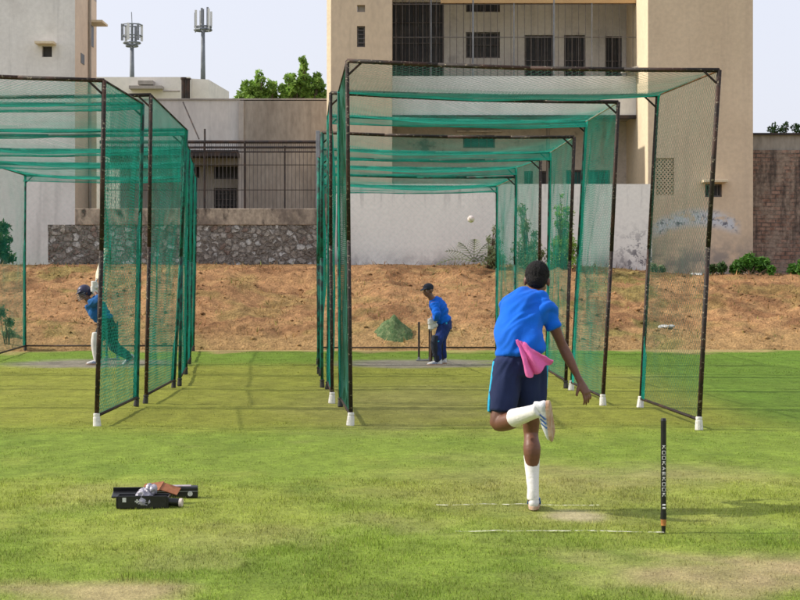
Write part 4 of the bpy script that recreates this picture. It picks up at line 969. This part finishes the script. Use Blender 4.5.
# socks and shoes
sk = MB(); sk.loft([(kR.lerp(aR,.40), .056, .060), (kR.lerp(aR,.65), .047, .051), (aR+V3(0,0,.05), .040, .044), (aR-V3(0,0,.02), .043, .048)], side=S, cap=.2); sk.organic('sock', m_wht, BO, .006, 5, folds=.0012, fscale=(20,20,50))
sk = MB(); sk.loft([(kL.lerp(aL,.40), .062, .064), (kL.lerp(aL,.65), .054, .056), (kL.lerp(aL,.92), .046, .048), (aL+sh_dir*.03, .045, .05)], side=(0,1,.3), cap=.2); sk.organic('sock', m_wht, BO, .006, 5, folds=.0012, fscale=(20,20,50))
shoe(BO, V3(aR.x, aR.y-.055, .004), (.10,1,0), (0,0,1))
# raised foot: sole turned to the right, toes down
fw = (P(549,449,-.42) - P(543,402,-.50)).normalized(); sn = V3(-.93, .34, 0.05)
hl = aL + V3(.085, -.055, .075)
shoe(BO, hl, fw, sn)

# ---------------- batsman at the end of the right lane
Yb0 = 28.9
def Q(px, py, dy=0.): return at(px, py, Yb0 + dy)
BT = empty('person', (X(440,Yb0), Yb0, 0), 'batsman in royal blue shirt and dark cap crouching over his bat', 'person')
b = MB()
pel, che, nec, hed = Q(444.5,325,.05), Q(439.5,309,.03), Q(433,299,0), Q(428.3,290.5,-.03)
b.loft([(pel-V3(0,0,.06), .10, .15), (pel+V3(0,0,.04), .105, .15), (pel.lerp(che,.55), .10, .14), (che, .115, .17), (che.lerp(nec,.6), .10, .16), (nec, .06, .065)], side=(1,0,-.3))
b.loft([(nec-V3(-.02,0,.05), .06, .06), (hed-V3(-.01,0,.06), .052, .055)], side=S)
hP, hM = head(b, hed, (-.75,-.62,-.15), (-.1,0,1), 1.0)
aL_, aR_ = Q(438.5,361,-.2), Q(443,359,.25); kL_, kR_ = Q(436.8,344.5,-.22), Q(441.5,343.5,.2)
for hp, kn, an in ((pel+V3(0,-.09,-.04), kL_, aL_), (pel+V3(0,.09,-.04), kR_, aR_)):
    b.loft([(hp, .09, .09), (hp.lerp(kn,.5), .078, .078), (kn, .056, .056), (kn.lerp(an,.3), .056, .056), (an, .036, .036)], side=S)
hnd = Q(431.5,321.5,-.12)
for shd, el, wr in ((Q(433,304,-.17), Q(437.5,315.5,-.28), hnd+V3(.06,-.02,.03)), (Q(437,303,.17), Q(436,315,.16), hnd+V3(.06,.05,.0))):
    b.loft([(shd, .06, .06), (shd.lerp(el,.5), .045, .045), (el, .038, .038), (wr, .028, .028)], side=S)
b.organic('body', m_skin2, BT, .0085, 2); face_bits(BT, hP, hM)
s_ = MB(); s_.loft([(pel+V3(0,0,.06), .125, .165), (pel.lerp(che,.5), .12, .16), (che, .135, .185), (che.lerp(nec,.65), .115, .17), (nec-V3(0,0,.005), .07, .075)], side=(1,0,-.3), cap=.15)
for shd, el, wr in ((Q(433,304,-.17), Q(437.5,315.5,-.28), hnd+V3(.07,-.02,.03)), (Q(437,303,.17), Q(436,315,.16), hnd+V3(.07,.05,.0))):
    s_.loft([(shd+V3(.03,0,.0), .08, .08), (shd.lerp(el,.5), .062, .062), (el, .056, .056), (el.lerp(wr,.85), .042, .042)], side=S, cap=.2)
s_.organic('shirt', m_blue, BT, .012, 2, folds=.020, fscale=(4,4,12), seed=2, fdir=(.7,0,.7))
t_ = MB(); t_.loft([(pel+V3(0,0,.08), .11, .15), (pel-V3(0,0,.06), .125, .165)], side=S, cap=.2)
for hp, kn, an in ((pel+V3(0,-.08,-.02), kL_, aL_), (pel+V3(0,.08,-.02), kR_, aR_)): t_.loft([(hp, .105, .10), (hp.lerp(kn,.5), .09, .09), (kn, .072, .072), (an+V3(0,0,.02), .055, .055)], side=S, cap=.1)
tr_ = t_.organic('trousers', m_navyb, BT, .012, 2, folds=.018, fscale=(3,5,14), seed=3, fdir=(.1,0,1))
st = MB(); st.loft([(pel+V3(.03,-.17,.05), .016, .01), (pel+V3(.01,-.185,-.12), .016, .01), (kL_+V3(.02,-.078,.05), .014, .01)], side=S); st.organic('side_stripe', m_cyan, tr_, .006, 1)
for kn, an in ((kL_, aL_), (kR_, aR_)):
    pd = MB(); pd.loft([(kn+V3(-.03,-.01,.15), .055, .085), (kn+V3(-.035,-.01,0), .075, .10), (kn.lerp(an,.5)+V3(-.03,0,0), .062, .088), (an+V3(-.02,0,-.0), .055, .075)], side=S, cap=.3)
    for q in range(4):
        c = kn.lerp(an, .15+.2*q); pd.loft([(c+V3(-.07,-.055,.02), .02, .02), (c+V3(-.085,0,.02), .02, .02), (c+V3(-.07,.055,.02), .02, .02)], side=(0,0,1), n=8)
    pd.organic('leg_pad', m_padd, BT, .01, 2)
    shoe(BT, V3(an.x+.07, an.y, .004), (-1,-.12,0), (0,0,1), .28, voxel=.01)
cp = MB(); cp.sphere(hP(0,-.01,.05), (.088,.104,.08), M=hM); cp.loft([(hP(0,.07,.045), .07, .012), (hP(0,.13,.035), .062, .008), (hP(0,.165,.025), .035, .006)], side=hM @ V3(1,0,0), n=14)
cp.organic('cap', m_padd, BT, .007, 2)
for k_, off in enumerate((V3(0,0,0), V3(.01,.01,-.085))):
    gl = MB(); c = hnd + off; gl.loft([(c+V3(.075,-.01,.03), .042, .042), (c+V3(.04,0,.01), .046, .05), (c, .045, .05)], side=(0,0,1))
    for q in range(4): z_ = .038 - .025*q; gl.loft([(c+V3(.02,-.04,z_), .015, .015), (c+V3(-.03,-.05,z_), .016, .016), (c+V3(-.055,-.01,z_), .016, .016), (c+V3(-.04,.03,z_), .014, .014)], side=(0,0,1), n=8)
    gl.loft([(c+V3(.02,.02,.035), .017, .017), (c+V3(-.02,.045,.045), .016, .016), (c+V3(-.045,.03,.04), .013, .013)], side=(0,0,1), n=8)
    gl.organic('batting_glove', m_pad, BT, .0075, 2)
def bat(name, top, toe, face, label, blade_mat, grip_mat):
    top = Vector(top); toe = Vector(toe); d = (toe-top).normalized(); n = (Vector(face)-d*Vector(face).dot(d)).normalized(); s = d.cross(n); L = (toe-top).length; h = L*.34
    root = empty(name, toe, label, 'cricket bat')
    MB().tube(top, top+d*h, .0175, .0165, 10).build('handle', grip_mat, root, smooth=True)
    bl = MB(); A = [(h-.02,.02,.012), (h+.05,.05,.016), (h+.09,.054,.02), (L*.8,.054,.03), (L-.04,.054,.026), (L,.045,.018)]; vs = []
    for (t, w, th) in A:
        c = top + d*t; vs += [c + s*w + n*.008, c + s*w - n*th*.5, c - n*th*1.5, c - s*w - n*th*.5, c - s*w + n*.008]
    fs = [(5*i+j, 5*i+(j+1)%5, 5*(i+1)+(j+1)%5, 5*(i+1)+j) for i in range(len(A)-1) for j in range(5)] + [(4,3,2,1,0), tuple(5*(len(A)-1)+j for j in range(5))]
    bl.add(vs, fs).build('blade', blade_mat, root, bevel=.004); return root
bat('cricket_bat', hnd+V3(-.005,.0,.09), Q(430.3,361.5,-.18), (-.97,-.25,0), 'dark cricket bat held edge-on by the batsman in blue', m_woodd, m_grip)

# ---------------- batsman in the left lane
Yl0 = 29.0
def U(px, py, dy=0.): return at(px, py, Yl0 + dy)
BL = empty('person', (X(103,Yl0), Yl0, 0), 'helmeted batsman in the left lane swinging his bat high', 'person')
b = MB(); pel, che, nec, hed = U(107.5,324,.05), U(96.5,309,0), U(89,301,-.04), U(84.5,292.5,-.07)
b.loft([(pel-V3(-.03,0,.06), .11, .14), (pel, .11, .14), (pel.lerp(che,.5), .105, .125), (che, .115, .16), (che.lerp(nec,.6), .10, .15), (nec, .06, .06)], side=(.6,0,-.8))
b.loft([(nec+V3(.03,0,-.03), .06, .06), (hed+V3(.01,0,-.05), .052, .055)], side=S)
hP, hM = head(b, hed, (-.8,-.5,-.3), (-.35,0,1), 1.0)
kF, aF, kB, aB = U(97.5,342,-.12), U(98.5,362,-.1), U(114.5,345,.12), U(131.5,357.5,.2)
for hp, kn, an in ((pel+V3(-.02,-.08,-.04), kF, aF), (pel+V3(.02,.08,-.04), kB, aB)): b.loft([(hp, .09, .09), (hp.lerp(kn,.5), .078, .078), (kn, .056, .056), (kn.lerp(an,.3), .054, .054), (an, .036, .036)], side=(1,.2,.2))
hnd2 = U(94.2,289,-.1)
arms = ((U(90,303,-.18), U(98.5,300,-.3), hnd2+V3(.02,-.03,-.05)), (U(92,303,.15), U(99,296,.1), hnd2+V3(.03,.05,-.03)))
for shd, el, wr in arms: b.loft([(shd, .06, .06), (shd.lerp(el,.5), .045, .045), (el, .038, .038), (wr, .028, .028)], side=(0,0,1))
b.organic('body', m_skin2, BL, .0085, 2); face_bits(BL, hP, hM)
s_ = MB(); s_.loft([(pel+V3(-.02,0,.05), .125, .155), (pel.lerp(che,.5), .12, .15), (che, .13, .18), (che.lerp(nec,.65), .11, .16), (nec+V3(.01,0,-.01), .07, .07)], side=(.6,0,-.8), cap=.15)
for shd, el, wr in arms: s_.loft([(shd+V3(.03,0,0), .078, .078), (shd.lerp(el,.5), .06, .06), (el, .055, .055), (el.lerp(wr,.4), .045, .045)], side=(0,0,1), cap=.2)
s_.organic('shirt', m_blue2, BL, .012, 2, folds=.018, fscale=(4,4,12), seed=7, fdir=(.9,0,.4))
t_ = MB(); t_.loft([(pel+V3(-.03,0,.08), .12, .15), (pel+V3(.02,0,-.06), .13, .16)], side=(1,0,-.4), cap=.2)
for hp, kn, an in ((pel+V3(-.02,-.07,-.02), kF, aF), (pel+V3(.02,.07,-.02), kB, aB)): t_.loft([(hp, .115, .11), (hp.lerp(kn,.5), .105, .10), (kn, .078, .078), (kn.lerp(an,.8), .055, .055)], side=(1,.2,.2), cap=.1)
t_.organic('trousers', m_grn, BL, .012, 2, folds=.012, fscale=(9,9,6), seed=8)
for kn, an, w_ in ((kF, aF, V3(-.04,-.02,0)), (kB, aB, V3(-.03,-.02,-.03))):
    pd = MB(); pd.loft([(kn+w_+V3(0,0,.16 if kn is kF else .03), .05, .08), (kn+w_, .07, .095), (kn.lerp(an,.5)+w_, .058, .082), (an+w_*.6+V3(0,0,.02), .05, .07)], side=S, cap=.3)
    pd.organic('leg_pad', m_pad if kn is kF else m_padd, BL, .01, 2)
shoe(BL, V3(aF.x+.06, aF.y, .004), (-1,-.3,0), (0,0,1), .28, voxel=.01)
shoe(BL, V3(aB.x+.075, aB.y+.03, .10), (-.72,-.2,-.45), (-.4,0,.9), .28, voxel=.01)
hm = MB(); hm.sphere(hP(0,-.005,.035), (.105,.125,.105), M=hM); hm.loft([(hP(0,.09,.035), .09, .012), (hP(0,.15,.02), .07, .008)], side=hM @ V3(1,0,0)); hm.sphere(hP(0,-.06,-.03), (.08,.07,.06), M=hM)
he = hm.organic('helmet', m_helm, BL, .008, 2)
gr = MB()
for z_ in (-.01,-.04,-.07,-.10):
    pts = [hP(.105*math.cos(a), .02 + .125*math.sin(a), z_) for a in np.linspace(.1, math.pi-.1, 11)]; gr.path(pts, .0045, 5)
for x_ in (-.05,.05): gr.path([hP(x_,.132,-.005), hP(x_,.132,-.10)], .0045, 5)
gr.build('face_grille', m_galv, he)
for k_, off in enumerate((V3(0,0,0), V3(.01,0,.085))):
    gl = MB(); c = hnd2 + off; gl.loft([(c+V3(.03,-.03,-.07), .043, .043), (c+V3(.01,0,-.02), .048, .05), (c+V3(0,0,.02), .045, .05)], side=(0,1,0))
    for q in range(4): z_ = .038 - .025*q; gl.loft([(c+V3(.03,-.04,z_), .015, .015), (c+V3(-.02,-.05,z_), .016, .016), (c+V3(-.05,-.01,z_), .016, .016), (c+V3(-.035,.03,z_), .014, .014)], side=(0,0,1), n=8)
    gl.organic('batting_glove', m_pad, BL, .0075, 2)
bat('cricket_bat', hnd2+V3(-.03,0,-.09), U(105.5,248.5,.12), (-.5,-.85,.1), 'pale willow bat raised high by the helmeted batsman', m_wood, m_grip)

# ------------------------------------------------------------------ stumps, ball, kit
m_black = mat('glossy black plastic', (.006,.006,.007), (.012,.012,.013), 20, rough=.35, bump=.1, spec=.5)
m_print = mat('white print', (.7,.7,.68), (.5,.5,.5), 60, rough=.6, bump=0); m_brass = mat('tan spike wood', (.50,.22,.06), (.30,.12,.04), 30, rough=.5); m_steel = mat('grey steel', (.35,.36,.38), (.25,.25,.27), 20, rough=.4, metal=.6)
ST = empty('cricket_stump', (X(663.5,10.32), 10.32, 0), 'single black stump with white lettering and wooden tip planted at the crease', 'stump')
sx, sy = X(663.5,10.32), 10.32
MB().tube((sx,sy,.10), (sx,sy,.70), .0175, .0175, 16).tube((sx,sy,.70), (sx+.0,sy,.716), .0185, .014, 16).build('shaft', m_black, ST, smooth=False)
MB().tube((sx,sy,.02), (sx,sy,.10), .013, .0172, 14).tube((sx,sy,-.06), (sx,sy,.02), .006, .013, 12).build('tip', m_black, ST)
MB().tube((sx,sy,.045), (sx,sy,.095), .0165, .0182, 14).build('wood_ring', m_brass, ST)
MB().tube((sx,sy,.085), (sx,sy,.125), .0195, .0195, 16).build('band', m_black, ST)
lt = MB(); z = .545; random.seed(3)
glyphs = [[(0,0,0,1),(0,.5,1,1),(0,.5,1,0)], [(0,0,0,1),(1,0,1,1),(0,0,1,0),(0,1,1,1)], [(0,0,0,1),(1,0,1,1),(0,0,1,0),(0,1,1,1)], [(0,0,0,1),(0,.5,1,1),(0,.5,1,0)], [(0,0,.5,1),(.5,1,1,0),(.2,.4,.8,.4)], [(0,0,0,1),(0,1,1,.8),(0,.5,1,.8),(0,0,1,.2),(0,.5,1,.2)]]
for i in range(10):
    gph = glyphs[i % 6]
    for (u0, v0, u1, v1) in gph:
        def gp(u, v): a = (v-.5)*1.0; return (sx + .0195*math.sin(a), sy - .0195*math.cos(a), z - u*.020)
        lt.tube(gp(u0,v0), gp(u1,v1), .0017, n=4)
    z -= .033
for dz in (.175, .155): lt.tube((sx-.009,sy-.0185,dz), (sx+.009,sy-.0185,dz), .006, n=4)
lt.build('lettering', m_print, ST)
def wicket(cx, Y, label, n=(0, 2), name='wicket'):
    W = empty(name, (cx, Y, 0), label, 'stumps', 'wickets at the batting ends')
    for i in n:
        x = cx + (i-1)*.098; s = MB().tube((x,Y,.045), (x,Y,.705), .019, .019, 12).tube((x,Y,.705), (x,Y,.718), .019, .012, 12).build('stump', m_iron, W)
    g = MB().box((cx-.15,Y-.05,.006), (cx+.15,Y+.05,.03)); g.build('base_plate', m_steel, W, bevel=.005)
    s = MB()
    for i in n: x = cx + (i-1)*.098; s.tube((x,Y,.028), (x,Y,.075), .025, .022, 10)
    s.build('spring_sockets', m_galv, W)
wicket(X(424.3,30.2), 30.2, 'dark stumps on a grey metal base beside the batsman in blue')
wicket(X(112,30.6), 30.6, 'dark stumps behind the helmeted batsman in the left lane')
bc = at(471, 219, 17.2); CB = MB().sphere(bc, .0375, 20, 14); m_ball = mat('worn white leather', (.72,.64,.60), (.6,.45,.4), 30, rough=.4, bump=.1)
BA = empty('cricket_ball', bc, 'pale cricket ball in mid-air in front of the white wall', 'ball'); CB.build('cover', m_ball, BA, smooth=True)
MB().ring(bc, (.7,-.3,.6), .0372, .0018, 28).ring(bc + V3(.7,-.3,.6).normalized()*.004, (.7,-.3,.6), .037, .001, 28).build('seam', m_sole, BA)
# open black case with lid, orange sleeve, plastic wrap
def boxm(c, sx_, sy_, sz_, rz, rx=0, ry=0): return Matrix.Translation(c) @ Matrix.Rotation(R(rz),4,'Z') @ Matrix.Rotation(R(ry),4,'Y') @ Matrix.Rotation(R(rx),4,'X')
def G(px, py, z=0): Y = F*(H-z)/(py-CY); return Vector((X(px,Y), Y, z))
c = G(139,509); KC = empty('equipment_case', c, 'open black equipment case lying on the grass, nearer one with a folded back lid', 'case')
M = boxm(c + V3(.0,.07,.003), 0,0,0, 2)
w = MB(); w.box((-.15,-.07,0), (.19,.07,.01), M); w.box((-.15,-.075,.0), (.19,-.065,.088), M); w.box((-.15,.065,0), (.19,.075,.085), M); w.box((-.16,-.075,0), (-.15,.075,.085), M); w.box((.19,-.075,0), (.20,.075,.08), M); w.build('tray', m_black, KC, bevel=.004)
M2 = boxm(c + V3(-.05,.13,.075), 0,0,0, 4, 10); MB().box((-.16,-.02,-.012), (.10,.12,.0), M2).box((-.16,.11,-.012), (.10,.12,.025), M2).build('lid', m_black, KC, bevel=.004)
MB().box((-.115,-.079,.045), (-.090,-.0755,.075), M).box((-.03,-.079,.045), (0,-.0755,.055), M).box((-.02,-.079,.038), (-.01,-.0755,.064), M).build('logo', m_print, KC)
MB().box((-.08,-.05,.012), (.17,.05,.05), M).build('foam_insert', mat('grey foam', (.2,.19,.21), (.15,.14,.16), 20), KC)
c2 = G(181,500); K2 = empty('long_case', c2, 'closed long black case lying behind the open one, reaching farther right', 'case')
M = boxm(c2 + V3(-.06,.09,.003), 0,0,0, 5); MB().box((-.22,-.05,0), (.17,.05,.085), M).build('shell', m_black, K2, bevel=.012)
MB().box((-.22,-.051,.050), (.17,.051,.054), M).build('seam', m_steel, K2); MB().tube(M @ V3(.115,-.049,.035), M @ V3(.115,-.056,.035), .018, n=14).build('latch', m_print, K2)
MB().box((-.19,-.04,.085), (.12,.04,.089), M).build('top_label', mat('grey label', (.35,.33,.36), (.28,.2,.22), 30), K2)
c3 = G(163,505); M = boxm(c3 + V3(-.03,.06,.125), 0,0,0, -8, 22, 6)
lf = MB().box((-.13,-.07,0), (.015,.055,.006), M @ Matrix.Rotation(R(-16),4,'Y')).box((.0,-.05,0), (.14,.05,.006), M @ Matrix.Rotation(R(12),4,'Y'))
tag(lf.build('cardboard_sleeve', mat('orange brown card', (.30,.115,.05), (.2,.075,.03), 12, rough=.6), origin=c3), 'bent orange-brown cardboard sleeve lying across the two black cases', 'sleeve')
c4 = G(178,508.5); M = boxm(c4 + V3(-.07,.05,.02), 0,0,0, -8, 0, 3); t4 = empty('torch_tube', c4, 'short dark tube with a cream end cap in front of the long case', 'tube')
MB().tube(M @ V3(-.15,0,.02), M @ V3(.075,0,.02), .028, n=16).build('barrel', m_black, t4, smooth=True); MB().tube(M @ V3(.075,0,.02), M @ V3(.095,0,.02), .03, n=16).build('end_cap', m_ball, t4)
c5 = G(143,508); pv = MB(); pv.sphere(c5 + V3(.01,.02,.085), (.045,.06,.038), 16, 12); pv.sphere(c5 + V3(.01,-.02,.05), (.045,.03,.045), 16, 12); pv.sphere(c5 + V3(.05,.03,.125), (.03,.04,.03), 16, 12)
o = pv.organic('plastic_wrap', mat('crumpled plastic wrap', (.42,.40,.47), (.25,.24,.30), 20, rough=.25, spec=.6), None, .007, 1, folds=.02, fscale=(35,35,35), origin=c5)
tag(o, 'crumpled pale plastic wrap spilling over the open black case', 'wrapping')

# ------------------------------------------------------------------ camera, light, sky
cam = bpy.data.cameras.new('camera'); co = bpy.data.objects.new('camera', cam); col.objects.link(co); scene.camera = co
co.location = (0, 0, H); co.rotation_euler = (R(90), 0, 0); cam.sensor_width = 36; cam.lens = 36 * F / 800; cam.shift_y = -(300 - CY) / 800; cam.clip_end = 2000
EL, AZ = 37.0, 86.5                                  # azimuth from +Y towards -X
sd_ = Vector((-math.sin(R(AZ))*math.cos(R(EL)), math.cos(R(AZ))*math.cos(R(EL)), math.sin(R(EL))))
L = bpy.data.lights.new('sun', 'SUN'); L.energy = 4.5; L.angle = R(.4); L.color = (1., .93, .82)
lo_ = bpy.data.objects.new('sun', L); col.objects.link(lo_); lo_.rotation_euler = (-sd_).to_track_quat('-Z', 'Y').to_euler(); lo_.location = (-20, 10, 20)
w = bpy.data.worlds.new('World'); scene.world = w; w.use_nodes = True; nt = w.node_tree; nt.nodes.clear()
o_ = nt.nodes.new('ShaderNodeOutputWorld'); bg = nt.nodes.new('ShaderNodeBackground'); sk_ = nt.nodes.new('ShaderNodeTexSky'); sk_.sky_type = 'NISHITA'; sk_.sun_disc = False
sk_.sun_elevation = R(EL); sk_.sun_rotation = R(-AZ); sk_.air_density = 1.0; sk_.dust_density = 4.0; sk_.ozone_density = 1.5
bg.inputs[1].default_value = .166
hz = nt.nodes.new('ShaderNodeMix'); hz.data_type = 'RGBA'; hz.inputs[0].default_value = .76; hz.inputs[7].default_value = (5.75, 5.85, 6.55, 1)   # pale haze over the clear sky
nt.links.new(sk_.outputs[0], hz.inputs[6]); nt.links.new(hz.outputs[2], bg.inputs[0]); nt.links.new(bg.outputs[0], o_.inputs[0])
scene.view_settings.view_transform = 'Standard'; scene.view_settings.look = 'None'; scene.view_settings.exposure = 0; scene.view_settings.gamma = 1
scene.cycles.use_denoising = True; scene.cycles.max_bounces = 6; scene.cycles.transparent_max_bounces = 16
scene.cycles.pixel_filter_type = 'BLACKMAN_HARRIS'; scene.cycles.filter_width = 1.6
